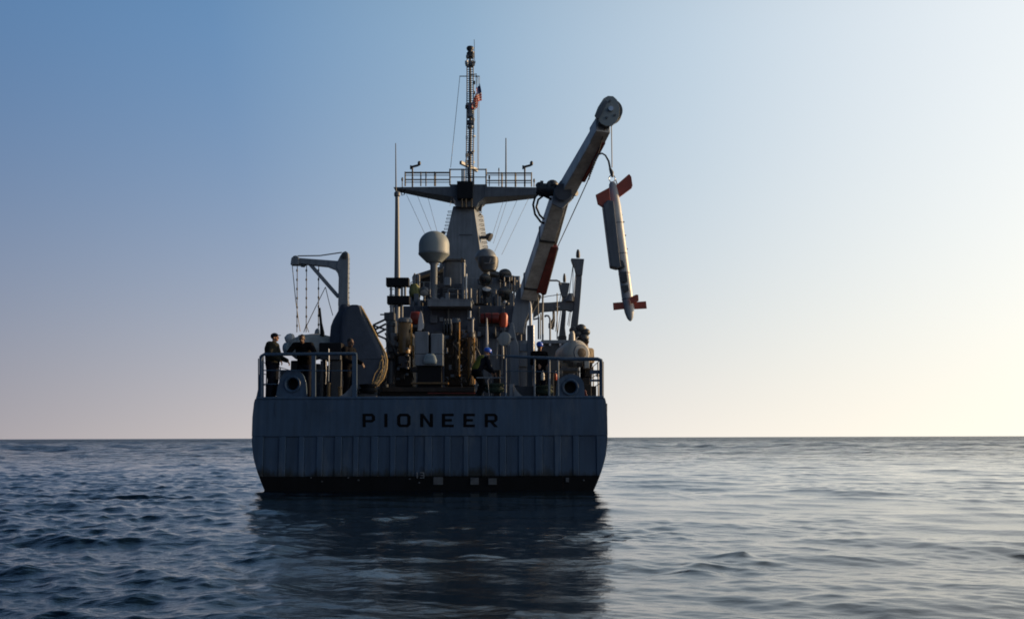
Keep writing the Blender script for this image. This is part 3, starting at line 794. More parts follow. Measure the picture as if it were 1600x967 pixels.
for x, y0, y1, w in ((628.5, 277, 292, 3.4), (764.5, 274, 291, 3.4), (834.5, 279, 292, 3.2), (779.5, 262, 291, 2.2)):
    MB().wire([(x, y1), (x, y0+5)], YY+.4, 0.03, 6).build('lamp_stem', M['dgrey'], yard)
    MB().ell(P(x, y0+3.5, YY+.4), (w*mpp(YY)/2, w*mpp(YY)/2, 3.6*mpp(YY))).build('signal_lamp', M['dgrey'], yard, smooth=True)
MB().path([P(629, 292, YY+.3), P(626.5, 299, YY+.3), P(628, 305.5, YY+.3), P(632, 304, YY+.3), P(631.5, 298, YY+.3)], 0.03, 6).build('cable_loop', M['black'], yard, smooth=True)
MB().wire([(790.5, 293), (790.5, 216)], YY+.4, [0.05, 0.03], 8).build('whip_antenna', M['dgrey'], ship, smooth=True)
MB().wire([(627, 486), (619.5, 484), (618.8, 478), (618.7, 440)], 47.2, 0.05, 8).build('whip_bracket', M['dgrey'], ship, smooth=True)
MB().wire([(618.7, 441), (618.7, 300), (618.2, 224)], 47.2, [0.05, 0.035, 0.02], 8).build('whip_antenna', M['dgrey'], ship, smooth=True)

# slim upper mast with its ladder
YT = YY + 0.5
tm = MB().wire([(733.5, 290), (735, 190), (734.5, 84)], YT, [0.11, 0.09, 0.07], 12).build('pole_mast', M['grey2'], ship, smooth=True)
lad = MB()
for sx in (-5.6, 5.4):
    lad.wire([(733.5+sx, 290), (735+sx, 190), (734.6+sx*0.85, 84)], YT-0.15, 0.035, 6)
for k in range(56):
    y = 92 + k*3.45; xm = 735 - (0 if y < 190 else (y-190)*0.015)
    lad.wire([(xm-5.4, y), (xm+5.3, y)], YT-0.15, 0.024, 5)
lad.build('mast_ladder', M['grey'], tm)
tpc = P(734.6, 76, YT)
MB().lathe(tpc, [(0.12, -0.28), (0.16, -0.12), (0.20, -0.10), (0.23, 0.02), (0.18, 0.10), (0.01, 0.14)], n=20).build('top_antenna', M['dgrey'], tm, smooth=True)
MB().wire([(741.5, 95), (741, 62)], YT, 0.016, 5).build('lightning_rod', M['wire'], tm)
def collar(y, r, h, mat='dgrey', x=735):
    c = P(x, y, YT); MB().lathe(c, [(r*0.8, -h/2), (r, -h*0.4), (r, h*0.4), (r*0.8, h/2)], n=18).build('antenna_collar', M[mat], tm, smooth=True)
for y, r, h, mt_ in ((86.5, 0.23, 0.34, 'dgrey'), (98, 0.17, 0.14, 'grey'), (103, 0.2, 0.14, 'grey2'), (171, 0.2, 0.7, 'grey'), (181, 0.2, 0.25, 'grey'), (192, 0.22, 0.26, 'grey2'), (199, 0.17, 0.16, 'grey'), (239.5, 0.18, 0.16, 'grey2')):
    collar(y, r, h, mt_)
random.seed(21)
for k in range(26):
    y = random.choice([84, 88, 97, 101, 105, 130, 146, 162, 167, 173, 180, 186, 192, 196, 215, 236, 241, 252]) + random.uniform(-2, 2)
    sx = random.choice([-1, 1])*random.uniform(4, 6.6)
    c = P(735+sx, y, YT-random.uniform(0.05, .3))
    MB().box(c, (random.uniform(.07, .17), random.uniform(.07, .17), random.uniform(.09, .22)), random.uniform(0, 1)).build('mast_fitting', M[random.choice(['pale', 'dgrey', 'grey', 'grey2'])], tm)
MB().wire([(718, 119.5), (749.5, 119.5)], YT-.2, 0.03, 8).build('signal_yard', M['dgrey'], tm, smooth=True)
MB().wire([(736, 117.5), (744.5, 116), (744.8, 121)], YT-.25, 0.03, 6).build('flag_bracket', M['dgrey'], tm)
rb = MB().beam(P(719.5, 254, YT-.6), P(745.5, 266.5, YT+.7), 0.16, 0.2).build('radar_bar', M['grey'], tm, bevel=0.02)
MB().wire([(733, 262), (733, 275)], YT-.1, 0.11, 10).build('radar_turntable', M['grey2'], tm, smooth=True)
# halyards and stays
for pts, ys in (([(718.5, 120), (704, 262)], (YT-.2, YY)), ([(745.5, 120), (744, 140)], (YT-.2, YT-.2)), ([(747.2, 121), (746.5, 150), (746.2, 262)], (YT-.2, YT-.2, YT)), ([(749.3, 120), (748.7, 160), (747.6, 264)], (YT-.2, YT-.2, YT-.1)),
               ([(743.5, 118), (744.5, 138)], (YT-.25, YT-.25))):
    MB().wire(pts, list(ys), 0.016, 5).build('halyard', M['wire'], ship)
for pts in ([(635, 304), (664, 366)], [(651, 303), (674, 360)], [(667.5, 305), (683, 362)], [(794, 308), (771, 380)], [(788.5, 308), (766, 378)], [(811, 306), (773, 393)], [(828, 306), (784, 398)], [(706, 309), (703, 322)]):
    MB().wire(pts, [YY+.6, YY-4], 0.011, 5).build('stay_wire', M['stay'], ship)

# ------------------------------------------------------------------ flag
for k_ in ('fred', 'fwhite', 'fblue'):      # thin cloth lets light through
    nt = M[k_].node_tree; b_ = nt.nodes['Principled BSDF']; o_ = nt.nodes['Material Output']
    tr = nt.nodes.new('ShaderNodeBsdfTranslucent'); nt.links.new(b_.inputs['Base Color'].links[0].from_socket, tr.inputs[0])
    ms = nt.nodes.new('ShaderNodeMixShader'); ms.inputs[0].default_value = 0.55
    nt.links.new(b_.outputs[0], ms.inputs[1]); nt.links.new(tr.outputs[0], ms.inputs[2]); nt.links.new(ms.outputs[0], o_.inputs[0])
def flag():
    nu, nv = 26, 26
    Yf = YT - 0.25
    # hoist runs down the halyard, the cloth sags to port in folds
    H0, H1 = P(748.9, 128.5, Yf), P(752.5, 157, Yf)
    F0, F1 = P(742.8, 145.0, Yf), P(738.3, 172, Yf)
    vs = []; fs = []; mi = []
    for j in range(nv+1):
        v = j/nv
        for i in range(nu+1):
            u = i/nu
            a = H0.lerp(H1, v); b = F0.lerp(F1, v)
            p = a.lerp(b, u)
            p += Vector((0.05*math.sin(u*9+v*3), 0.22*math.sin(u*8.5+v*2.2)*(0.3+u), -0.10*math.sin(math.pi*u)*(1-v) + 0.05*math.sin(u*7)))
            vs.append(p)
    for j in range(nv):
        for i in range(nu):
            n = j*(nu+1)+i; fs.append((n, n+1, n+nu+2, n+nu+1))
            s_ = int(j/nv*13); canton = i/nu < 0.42 and s_ < 7
            mi.append(2 if canton else (0 if s_ % 2 == 0 else 1))
    c = P(748.9, 172, Yf)
    me = bpy.data.meshes.new('flag'); me.from_pydata([v-c for v in vs], [], fs)
    for q in ('fred', 'fwhite', 'fblue'): me.materials.append(M[q])
    for p, k in zip(me.polygons, mi): p.material_index = k; p.use_smooth = True
    o = bpy.data.objects.new('flag', me); COL.objects.link(o); o.location = c
    md_ = o.modifiers.new('cloth_thickness', 'SOLIDIFY'); md_.thickness = 0.006
    tag(o, 'limp red white and blue striped flag hanging on a halyard beside the top mast', 'flag')
flag()

# ------------------------------------------------------------------ deck crane (starboard)
B0, B1, B2 = P(826, 458, 36.0), P(874, 306, 31.2), P(942, 196, 27.2)
cb = P(818, 500, 36.6); cb.z = DK
crane = thing('deck_crane', 'tall grey knuckle boom crane leaning out over the starboard quarter', 'crane', cb)
# pedestal and slewing column
MB().lathe(Vector((cb.x, cb.y, DK-0.01)), [(0.75, 0), (0.75, 0.12), (0.55, 0.2), (0.5, 1.4), (0.6, 1.45), (0.6, 1.7), (0.45, 1.75), (0.42, 2.4)], n=28).build('pedestal', M['grey'], crane, smooth=True)
MB().plate([(801, 520), (799.5, 500), (806, 458), (812, 449), (823, 446), (834, 452), (838, 462), (822, 500), (818, 520)], 36.15, 0.16).build('cheek_plate', M['grey'], crane, bevel=0.02)
MB().plate([(803, 522), (801.5, 502), (808, 460), (814, 451), (825, 449), (836, 455), (839, 464), (824, 502), (821, 522)], 36.95, 0.16).build('cheek_plate', M['grey'], crane, bevel=0.02)
MB().tube(P(826, 459, 35.95), P(826, 459, 37.3), 0.17, n=18).build('pivot_pin', M['dgrey'], crane, smooth=True)
MB().plate([(808, 522), (826, 498), (843, 470), (846, 462), (838, 455), (830, 470), (815, 500)], 36.35, 0.5).build('luffing_frame', M['dgrey'], crane, bevel=0.02)
# lower boom: box section
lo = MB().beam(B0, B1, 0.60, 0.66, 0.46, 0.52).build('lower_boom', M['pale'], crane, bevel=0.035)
d = (B1-B0)
# red lower flank, hydraulic ram, seam bands
off = Vector((0.30, -0.18, -0.05))
MB().beam(B0+d*0.06+off*1.3, B0+d*0.55+off*1.05, 0.36, 0.44, 0.22, 0.34).build('ram_housing', M['red'], crane, bevel=0.02)
MB().tube(B0+d*0.50+off*1.25, B0+d*0.95+off*1.0, 0.06, n=12).build('ram_rod', M['steel'], crane, smooth=True)
MB().tube(B0+d*0.02+off*1.7, B0+d*0.5+off*1.35, 0.12, n=14).build('ram_cylinder', M['dgrey'], crane, smooth=True)
for f in (0.12, 0.62):
    c = B0+d*f; MB().beam(c, c+d.normalized()*0.10, 0.65-0.16*f, 0.71-0.14*f).build('clamp_band', M['dgrey'], crane, bevel=0.01)
# knuckle
kn = P(880, 296, 30.7)
MB().tube(P(880, 300, 30.3), P(880, 300, 31.9), 0.26, n=20).build('knuckle_pin', M['grey2'], crane, smooth=True)
MB().plate([(862, 318), (866, 296), (876, 282), (890, 281), (898, 295), (893, 312), (878, 326)], 30.55, 0.12).build('knuckle_plate', M['grey'], crane, bevel=0.015)
MB().plate([(863, 318), (867, 297), (877, 283), (891, 282), (899, 296), (894, 312), (879, 326)], 31.55, 0.12).build('knuckle_plate', M['grey'], crane, bevel=0.015)
MB().tube(P(884, 303, 30.9), P(901, 302, 30.6), 0.09, n=12).build('stop_pin', M['grey2'], crane, smooth=True)
# hydraulic winch at the back of the knuckle
wi = MB().tube(P(838, 295, 31.0), P(866, 297, 31.0), 0.19, n=18).build('winch', M['dgrey'], crane, smooth=True)
MB().tube(P(843, 294.5, 31.0), P(848, 295, 31.0), 0.25, n=18).build('winch_flange', M['dgrey'], wi, smooth=True)
MB().tube(P(855, 296, 31.0), P(860, 296.5, 31.0), 0.27, n=18).build('winch_flange', M['dgrey'], wi, smooth=True)
MB().ell(P(863, 289, 31.0), (0.2, 0.2, 0.16)).build('winch_motor', M['dgrey'], wi, smooth=True)
MB().ell(P(843, 290, 31.0), (0.13, 0.15, 0.11)).build('winch_valve', M['dgrey'], wi, smooth=True)
for pts in ([(843, 302), (836, 308), (833, 320), (836, 335), (845, 347), (851, 349)], [(861, 304), (850, 305), (841, 312), (838, 324), (843, 336), (850, 343)], [(838, 300), (850, 306), (862, 312)], [(868, 303), (856, 306), (846, 302), (842, 299)]):
    MB().wire(pts, 30.75, 0.035, 8).build('hose', M['black'], crane, smooth=True)
# upper boom
d2 = B2-B1
U0 = P(884, 300, 30.9)
MB().beam(U0, B2, 0.47, 0.50, 0.36, 0.38).build('upper_boom', M['pale'], crane, bevel=0.03)
e2 = (B2-U0)
c = U0+e2*0.86; MB().beam(c, U0+e2*1.0, 0.45, 0.46, 0.42, 0.43).build('boom_sleeve', M['pale'], crane, bevel=0.02)
MB().beam(U0+e2*0.3+Vector((.22, -.05, -.24)), U0+e2*0.86+Vector((.18, -.05, -.2)), 0.1, 0.1).build('boom_underside_rail', M['red'], crane)
# sheave head
SY = 27.0
head = [(929, 181), (934, 168), (943, 154), (950, 150), (958, 150.5), (964, 156), (968, 168), (967.5, 182), (963, 191), (956, 197), (947, 197), (940, 194)]
MB().plate(head, SY-0.22, 0.05).build('sheave_cheek', M['radome'], crane, bevel=0.008)
MB().plate(head, SY+0.17, 0.05).build('sheave_cheek', M['grey'], crane, bevel=0.008)
sc_ = P(953, 175, SY); 
MB().lathe(sc_, [(0.30, -0.13), (0.345, -0.12), (0.29, 0.0), (0.345, 0.12), (0.30, 0.13)], axis=(0, 1, 0), n=32).build('sheave', M['dgrey'], crane, smooth=True)
MB().tube(sc_+Vector((0, -.3, 0)), sc_+Vector((0, .3, 0)), 0.07, n=12).build('sheave_pin', M['steel'], crane, smooth=True)
for x, y in ((953, 158), (948, 184), (961, 180)):
    MB().tube(P(x, y, SY-.26), P(x, y, SY+.26), 0.035, n=8).build('bolt', M['steel'], crane)
MB().beam(B2-Vector((0, 0, .0)), sc_, 0.34, 0.30, 0.3, 0.24).build('head_block', M['grey2'], crane)
MB().plate([(930, 183), (945, 157), (949.5, 159), (936, 186)], SY-0.28, 0.05).build('wire_guard', M['grey2'], crane)
# hoist wire, tether and the bundled umbilical
MB().path([P(955.3, 192, SY), P(955.8, 225, SY), P(956.3, 262, SY)], 0.014, 6).build('hoist_wire', M['wire'], crane, smooth=True)
MB().path([P(946, 199, SY+.1), P(933, 245, SY+1), P(917, 286, 29), P(890, 345, 32), P(858, 414, 35.0)], 0.016, 6).build('tether', M['wire'], crane, smooth=True)
MB().path([P(858, 414, 35.0), P(850, 450, 35.6), P(846, 500, 35.8)], 0.016, 6).build('tether', M['wire'], crane, smooth=True)

# ------------------------------------------------------------------ underwater vehicle hanging from the crane
VY = SY
axA, axB = P(956.5, 284, VY), P(985.2, 502, VY-0.15)
mnv = thing('underwater_vehicle', 'white torpedo shaped underwater vehicle with orange fins hanging from the crane hook', 'underwater vehicle', axB)
ax = (axB-axA); Lv = ax.length; axn = ax.normalized()
rv = 0.155
pf = [(0.02, 0.0), (0.06, 0.01), (0.10, 0.08), (0.13, 0.30), (rv, 0.75), (rv, Lv-0.75), (rv*0.97, Lv-0.5), (rv*.82, Lv-0.25), (rv*.55, Lv-0.09), (rv*.25, Lv-0.02), (0.004, Lv)]
body = MB().lathe(axA, pf, axis=axn, n=32).build('body', M['white'], mnv, smooth=True)
for f in (0.30, 0.52, 0.66, 0.84):
    c = axA+ax*f; MB().lathe(c, [(rv*1.0, 0), (rv*1.03, 0.005), (rv*1.03, 0.03), (rv*1.0, 0.035)], axis=axn, n=32).build('joint_ring', M['grey'], body, smooth=True)
MB().plate([(942.5, 320), (950, 312), (959, 314), (964, 360), (969.5, 411), (971, 416), (965, 419), (954.5, 416)], VY-0.42, 0.4).build('side_pod', M['grey2'], mnv, bevel=0.03)
MB().plate([(965, 419), (977, 417), (974, 408), (969, 405)], VY-0.35, 0.35).build('pod_foot', M['dgrey'], mnv, bevel=0.01)
for q in ([(968, 424), (979, 424), (981, 440), (971, 441)], [(971, 446), (981.5, 445), (983, 454), (975, 456.5)]):
    MB().plate(q, VY-0.34, 0.22).build('sensor_window', M['dgrey'], mnv, bevel=0.01)
MB().plate([(957, 342), (961.5, 342), (970, 404), (965, 404)], VY-0.46, 0.06).build('pod_edge', M['white'], mnv) if False else None
def fin(pts, Y, t): MB().plate(pts, Y, t).build('fin', M['fin'], mnv, bevel=0.008)
fin([(962, 290), (983, 271.8), (986.5, 276), (988.5, 290), (987, 294), (967.5, 308.5)], VY-0.06, 0.07)
fin([(930.8, 304.5), (952, 293), (954, 316), (944, 325.5), (934, 319)], VY-0.35, 0.07)
fin([(957.8, 473), (977, 471.5), (978, 482.5), (958.8, 484.5)], VY-0.18, 0.04)
fin([(990, 472), (1009.5, 470.5), (1010.8, 482), (991, 483)], VY-0.14, 0.04)
fin([(984, 465), (994, 460), (997.5, 460.5), (998, 470), (987, 475)], VY-0.42, 0.05)
for x, y in ((971.5, 336), (974.5, 347), (977, 368), (979.5, 389)):
    MB().ell(P(x, y, VY-.02), (0.028, 0.03, 0.02), 8, 5).build('stud', M['dgrey'], mnv)
# yoke, ring and cable termination
tp = P(956.5, 279, VY)
ringm = MB(); ringm.path([tp + Vector((0.085*math.cos(t_), 0.02, 0.10*math.sin(t_))) for t_ in np.linspace(0, 2*math.pi, 22)], 0.014, 8)
ringm.build('lifting_ring', M['steel'], mnv, smooth=True)
MB().path([P(953, 263, VY), P(956, 270, VY), P(957, 277, VY)], [0.035, 0.06, 0.03], 10).build('cable_socket', M['grey2'], mnv, smooth=True)
MB().path([P(962, 281, VY), P(965, 290, VY), P(963, 299, VY-.1)], 0.015, 6).build('sling', M['wire'], mnv)
MB().path([P(953.5, 264, VY), P(951, 252, VY), P(946, 243, VY), P(940.5, 239.8, VY), P(934, 242, VY), P(929, 250, VY), P(925, 262, VY+.1), P(920, 278, VY+.3)], [0.03, 0.028, 0.025, 0.025, 0.025, 0.022, 0.018, 0.012], 8).build('umbilical', M['dgrey'], mnv, smooth=True)
for k in range(12):
    x = 934 - k*1.3; y = 242 + k*3.4
    MB().wire([(x+1.8, y-1), (x-1.5+random.uniform(-1, 1), y+2.4)], VY-.02, 0.012, 5).build('umbilical_tie', M['wire'], mnv)
#PART2
# ------------------------------------------------------------------ port boat davit
DV = 34.0
base = P(538, 560, DV); base.z = DK
dav = thing('boat_davit', 'small grey davit crane on the port side with wires hanging from its arm', 'davit', base)
cw = mpp(DV)
col_m = MB().beam(Vector((P(536.5, 480, DV).x, DV+.15, DK-0.01)), P(536.5, 470, DV)+Vector((0, .15, 0)), 0.42, 0.42, 0.34, 0.34)
col_m.build('column', M['grey'], dav, bevel=0.03)
MB().plate([(528, 478), (529, 424), (525, 418), (527, 408), (531, 400), (535, 394), (540, 392), (544, 395), (544.5, 404), (543.5, 478)], DV, 0.30).build('mast_head', M['grey'], dav, bevel=0.03)
MB().plate([(466, 402.8), (528, 407.5), (530, 418.5), (466, 411.8)], DV+.03, 0.24).build('arm', M['grey'], dav, bevel=0.025)
MB().plate([(453.5, 413.5), (455, 403), (459, 399.5), (463, 399), (466.5, 402), (467, 413.5)], DV-0.02, 0.34).build('arm_head', M['grey'], dav, bevel=0.02)
MB().beam(P(483, 411, DV+.15), P(529, 464, DV+.15), 0.13, 0.13).build('brace', M['grey'], dav, bevel=0.015)
MB().plate([(512, 406.4), (528.5, 408), (529.5, 436), (527.5, 427), (523, 421), (512, 416.8)], DV+.015, 0.27).build('elbow', M['grey'], dav, bevel=0.02)
MB().plate([(468, 413), (477, 413), (474, 416.5), (469, 416)], DV+.05, 0.2).build('hoist_block', M['dgrey'], dav, bevel=0.01)
MB().lathe(P(538, 400, DV-0.03), [(0.10, 0), (0.10, 0.02), (0.03, 0.03)], axis=(0, -1, 0), n=16).build('sheave', M['dgrey'], dav)
MB().wire([(465, 400), (500, 399.5), (534, 394.5)], DV+.1, 0.02, 6).build('topping_wire', M['wire'], dav, smooth=True)
for k in range(9):
    MB().wire([(543.5, 405+7.5*k), (546.3, 405+7.5*k)], DV+.1, 0.014, 5).build('step', M['grey2'], dav)
for x in (464.5, 479, 498):
    y0 = 414; y1 = 519 if x < 490 else 517
    MB().wire([(x, y0), (x-0.6, y1)], DV+.12, 0.016, 6).build('fall_wire', M['wire'], dav)
    for k in range(7):
        y = y0 + (y1-y0)*(k+0.6)/7.3
        MB().ell(P(x-.3, y, DV+.12), (0.034, 0.034, 0.055), 8, 5).build('shackle', M['wire'], dav)
for pts in ([(456.5, 414), (462, 470), (469, 518)], [(508.5, 448.5), (492, 482), (478.5, 510)], [(508.5, 448.5), (514, 472), (520, 493)], [(478.5, 508), (474.5, 519)], [(478.5, 508), (482.5, 519)]):
    MB().wire(pts, DV+.1, 0.014, 5).build('guy_wire', M['wire'], dav)
MB().wire([(499.3, 481), (501.5, 505), (503.5, 520), (504.3, 560)], DV-1.5, [0.035, 0.045, 0.075, 0.085], 8)\
    .build('radio_whip', M['black'], None, smooth=True)
tag(bpy.data.objects['radio_whip'], 'black tapering whip aerial leaning beside the tarpaulin covered winch', 'aerial')

# white sweep float hung under the port davit
fy = DV-1.2
fc = P(482, 540, fy)
pf_ = thing('sweep_float', 'white rounded sweep float behind the crew at the port rail', 'float', P(482, 562, fy))
MB().lathe(P(452, 545, fy), [(0.08, 0), (0.22, 0.06), (0.36, 0.22), (0.43, 0.5), (0.44, 0.85), (0.40, 1.15), (0.30, 1.45), (0.16, 1.62), (0.04, 1.66)], axis=(0.98, -0.1, 0.06), n=32).build('body', M['cream'], pf_, smooth=True)
MB().lathe(P(452.5, 529, fy-.05), [(0.10, -0.13), (0.16, -0.05), (0.17, 0.06), (0.13, 0.14)], axis=(1, -.2, .2), n=18).build('nose_weight', M['white'], pf_, smooth=True)
MB().lathe(P(447.5, 528, fy-.05), [(0.05, -0.05), (0.08, 0), (0.08, 0.1)], axis=(1, -.2, .2), n=14).build('nose_cap', M['grey'], pf_, smooth=True)
MB().lathe(P(447, 545, fy-.1), [(0.2, 0), (0.21, 0.02), (0.2, 0.16), (0.12, 0.17)], axis=(0.9, -.4, .1), n=20).build('port_flange', M['paleblue'], pf_, smooth=True)
MB().plate([(489, 531), (492, 516), (495, 512.5), (498, 514), (500, 531)], fy, 0.12).build('tail_fin', M['paleblue'], pf_, bevel=0.02)
MB().path([P(447+21+q*0.0, 545, fy)+Vector((0.0, 0.45*math.cos(t_), 0.45*math.sin(t_))) for q, t_ in [(0, a) for a in np.linspace(0, 2*math.pi, 26)]], 0.02, 6).build('band', M['grey'], pf_, smooth=True)
MB().box(Vector((fc.x, fy, DK+0.32)), (1.1, 0.6, 0.62)).build('cradle', M['dgrey'], pf_, bevel=0.03)

# tarpaulin covered winch
TY = 31.2
tp0 = P(552, 612, TY); tp0.z = DK
tw_ = thing('covered_winch', 'large winch under a lashed grey tarpaulin beside the port davit', 'winch', tp0)
zb = 612
MB().blob([(zb, 508, 560, 1.5), (560, 508.5, 560, 1.5), (530, 509.5, 560, 1.5), (517, 511, 560, 1.5), (508, 512, 560, 1.45), (498, 516, 560, 1.35), (490, 521, 560, 1.2), (482, 526.5, 557, 1.0), (477.5, 529, 548, 0.7), (475, 531, 546, 0.6)], TY+.25, 40, wr=0.06, pw=2.4).build('cover', M['tarp'], tw_, smooth='all')
MB().blob([(608, 534, 571, .6), (603, 532, 583, .66), (590, 531, 597.5, .7), (575, 531, 601.8, .7), (563, 531, 603, .7), (552, 531, 600.5, .7), (540, 531, 594.5, .7), (525, 531, 587, .68), (508, 531.5, 578.5, .66), (494, 533, 571.5, .6), (486, 536, 567.5, .55), (480, 541, 565, .5), (477, 546, 562, .4), (476, 549, 558, .3)], TY-.1, 48, wr=0.06, pw=5, fold=7).build('cover_flap', M['tarp'], tw_, smooth='all')
MB().wire([(532, 559), (560, 561), (600, 560)], TY-.11, 0.012, 5).build('seam', M['tarp'], tw_, smooth=True)
edge = [(563, 478), (568, 487), (575, 499), (582, 513), (590, 529), (597, 542), (602.5, 553), (604.5, 563), (603.5, 577), (599, 591), (590, 602), (577, 607)]
MB().wire(edge, TY-.02, 0.032, 8).build('cover_hem', M['rope'], tw_, smooth=True)
MB().wire([(x-6, y+2) for x, y in edge[6:]], TY-.12, 0.014, 6).build('lashing', M['rope'], tw_, smooth=True)
for (x0, y0, x1, y1) in ((603, 568, 585, 603), (602, 580, 580, 606), (598, 590, 572, 607), (600, 556, 592, 577), (594, 573, 582, 596)):
    MB().wire([(x0, y0), ((x0+x1)/2-2, (y0+y1)/2-1), (x1, y1)], TY-.14, 0.014, 6).build('lashing', M['rope'], tw_, smooth=True)
MB().box(Vector((P(550, 600, TY+.6).x, TY+.7, DK+0.09)), (1.7, 1.2, 0.2)).build('winch_bed', M['dgrey'], tw_, bevel=0.02)
lk = thing('covered_locker', 'low black covered locker between the port rail crew and the tarpaulin', 'locker', Vector((P(518, 600, 30.5).x, 30.9, DK)))
MB().rect(498, 535, 534, 554, 30.4, 0.9).build('cover', M['black'], lk, bevel=0.05)
MB().rect(500, 554.5, 532, 562, 30.45, 0.8).build('rim', M['dgrey'], lk, bevel=0.02)
for x0, x1 in ((500, 505), (517, 533)):
    q = P(x0, 563, 30.5); w = P(x1, 563, 30.5).x-q.x
    MB().box((q.x+w/2, 30.85, (q.z+DK)/2), (w, 0.6, q.z-DK)).build('leg', M['dgrey'], lk, bevel=0.02)
MB().wire([(509, 563), (509.5, 585), (508.5, 600)], 30.3, 0.02, 6).build('chain', M['steel'], lk)
MB().wire([(513.5, 545), (514, 570), (513, 596)], 30.25, 0.022, 6).build('chain', M['steel'], lk)

# ------------------------------------------------------------------ signal pole with black day shapes
SP = 41.0
sb = P(621, 560, SP); sb.z = DK
sp = thing('signal_pole', 'tall thin pole with two black box shapes standing left of the deckhouse', 'signal pole', sb)
MB().path([Vector((P(621, 500, SP).x, SP, DK)), P(621, 430, SP), P(620.5, 306, SP)], [0.13, 0.11, 0.085], 12).build('pole', M['grey'], sp, smooth=True)
MB().path([P(616.5, 440, SP), P(618, 300, SP)], 0.012, 5).build('halyard', M['wire'], sp)
MB().lathe(P(620.5, 306, SP), [(0.085, -0.05), (0.13, 0.0), (0.13, 0.12), (0.08, 0.18), (0.02, 0.2)], n=14).build('pole_cap', M['grey2'], sp, smooth=True)
for (x0, x1, y0, y1) in ((603, 638.5, 433.5, 446.5), (604.5, 639.5, 462, 474.5)):
    MB().rect(x0, y0, x1, y1, SP-.28, 0.5).build('day_shape', M['black'], sp, bevel=0.015)
    MB().plate([(x0+10, y1), (x0+26, y1), (x0+21, y1+4), (x0+15, y1+4)], SP-.1, 0.22).build('shape_bracket', M['black'], sp)
for x, y0, y1 in ((611, 447, 500), (628, 447, 505), (633, 447, 470), (615, 475, 520)):
    MB().wire([(x, y0), (x, y1)], SP-.12, 0.05, 8).build('stay_tube', M['grey'], sp, smooth=True)
for k in range(6):
    y = 452+9*k
    MB().wire([(608, y), (616, y)], SP-.1, 0.018, 5).build('step', M['grey2'], sp)
MB().wire([(594, 491.5), (606, 491.5)], SP, 0.03, 6).build('yard_stub', M['dgrey'], sp)

# lattice gantry arm to the left of the pole
gy = 38.5
gb = P(604, 560, gy); gb.z = DK
ga = thing('lattice_gantry', 'dark braced gantry arm reaching left from the machinery below the black shapes', 'gantry', gb)
MB().rect(600, 488, 616, 500, gy, 0.5).build('head_box', M['dgrey'], ga, bevel=0.02)
MB().rect(603, 500, 618, 606, gy, 0.5).build('stand', M['dgrey'], ga, bevel=0.02)
for a, b in (((583, 508), (602, 499)), ((583, 508.5), (600, 514)), ((586, 515), (603, 506)), ((588, 522), (603, 514)), ((583, 508), (590, 524)), ((590, 524), (604, 530))):
    MB().beam(P(*a, gy+.2), P(*b, gy+.2), 0.07, 0.07).build('brace', M['dgrey'], ga)

# ------------------------------------------------------------------ centre: winch frame with ochre cylinders
CYW = 33.5
def cyl(name, x0, x1, yt, yb, Y, mat, parent, cap=None, capm=None):
    r = (x1-x0)/2*mpp(Y); a = P((x0+x1)/2, yb, Y); b = P((x0+x1)/2, yt, Y)
    o = MB().lathe(a, [(r, 0), (r, (b.z-a.z)-0.03), (r*0.9, b.z-a.z)], n=22).build(name, mat, parent, smooth=True)
    if cap:
        MB().lathe(Vector((a.x, a.y, b.z+0.003)), [(r*cap, 0), (r*cap, 0.09), (r*cap*0.7, 0.16)], n=22).build('cap', capm or mat, o, smooth=True)
    return o
wb = P(672, 612, CYW); wb.z = DK
wf = thing('sweep_winch', 'dark deck winch frame with tall ochre cylinders at the middle of the stern', 'winch', wb)
MB().rect(597, 604.5, 742, 612, CYW-1.2, 2.6).build('bed_frame', M['brown'], wf, bevel=0.02)
MB().rect(594, 611.5, 744, 618, CYW-1.0, 2.4).build('skid', M['brown'], wf, bevel=0.02)
MB().rect(668, 613, 742, 615, CYW-1.08, 0.06).build('red_stripe', M['red'], wf)
MB().rect(642, 597, 700, 599.5, CYW-1.3, 0.5).build('tread', M['gold'], wf)
MB().rect(617, 520, 645, 604, CYW, 1.2).build('housing', M['brown'], wf, bevel=0.05)
MB().rect(694, 515, 742, 603, CYW+.3, 1.0).build('housing', M['brown'], wf, bevel=0.05)
cyl('cylinder', 621, 642, 504, 552, CYW-.35, M['gold'], wf, 1.1, M['grey2'])
cyl('cylinder', 603.5, 617, 510, 600, CYW-.2, M['dgrey'], wf, 1.1, M['dgrey'])
cyl('cylinder', 707.5, 717.5, 505, 588, CYW-.4, M['brown'], wf, 1.45, M['grey2'])
cyl('cylinder', 730.5, 741, 527, 601, CYW-.5, M['gold'], wf, 1.25, M['dgrey'])
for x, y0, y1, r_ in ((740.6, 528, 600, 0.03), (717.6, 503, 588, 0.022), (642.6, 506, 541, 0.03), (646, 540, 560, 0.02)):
    MB().wire([(x, y0), (x+.3, y1)], CYW-.75, r_, 8).build('sunlit_edge_strip', M['lit_edge'], wf, smooth=True)  # added strips that paint a sunlit right edge onto the cylinders
MB().rect(731, 498, 738.5, 526, CYW-.4, 0.25).build('ram_box', M['grey2'], wf, bevel=0.015)
cyl('ram', 737, 740, 497, 523, CYW-.5, M['white'], wf)
MB().wire([(734.7, 497), (734.7, 486)], CYW-.35, 0.03, 8).build('ram_rod', M['steel'], wf)
MB().rect(730, 496, 741, 498.4, CYW-.55, 0.4).build('ram_cap', M['grey'], wf, bevel=0.01)
for x in (694, 698.5, 703):
    MB().lathe(P(x, 513, CYW-.2), [(0.30, 0), (0.32, 0.01), (0.32, 0.035), (0.30, 0.045)], axis=(1, 0, 0), n=28).build('drum_plate', M['dgrey'], wf, smooth=True)
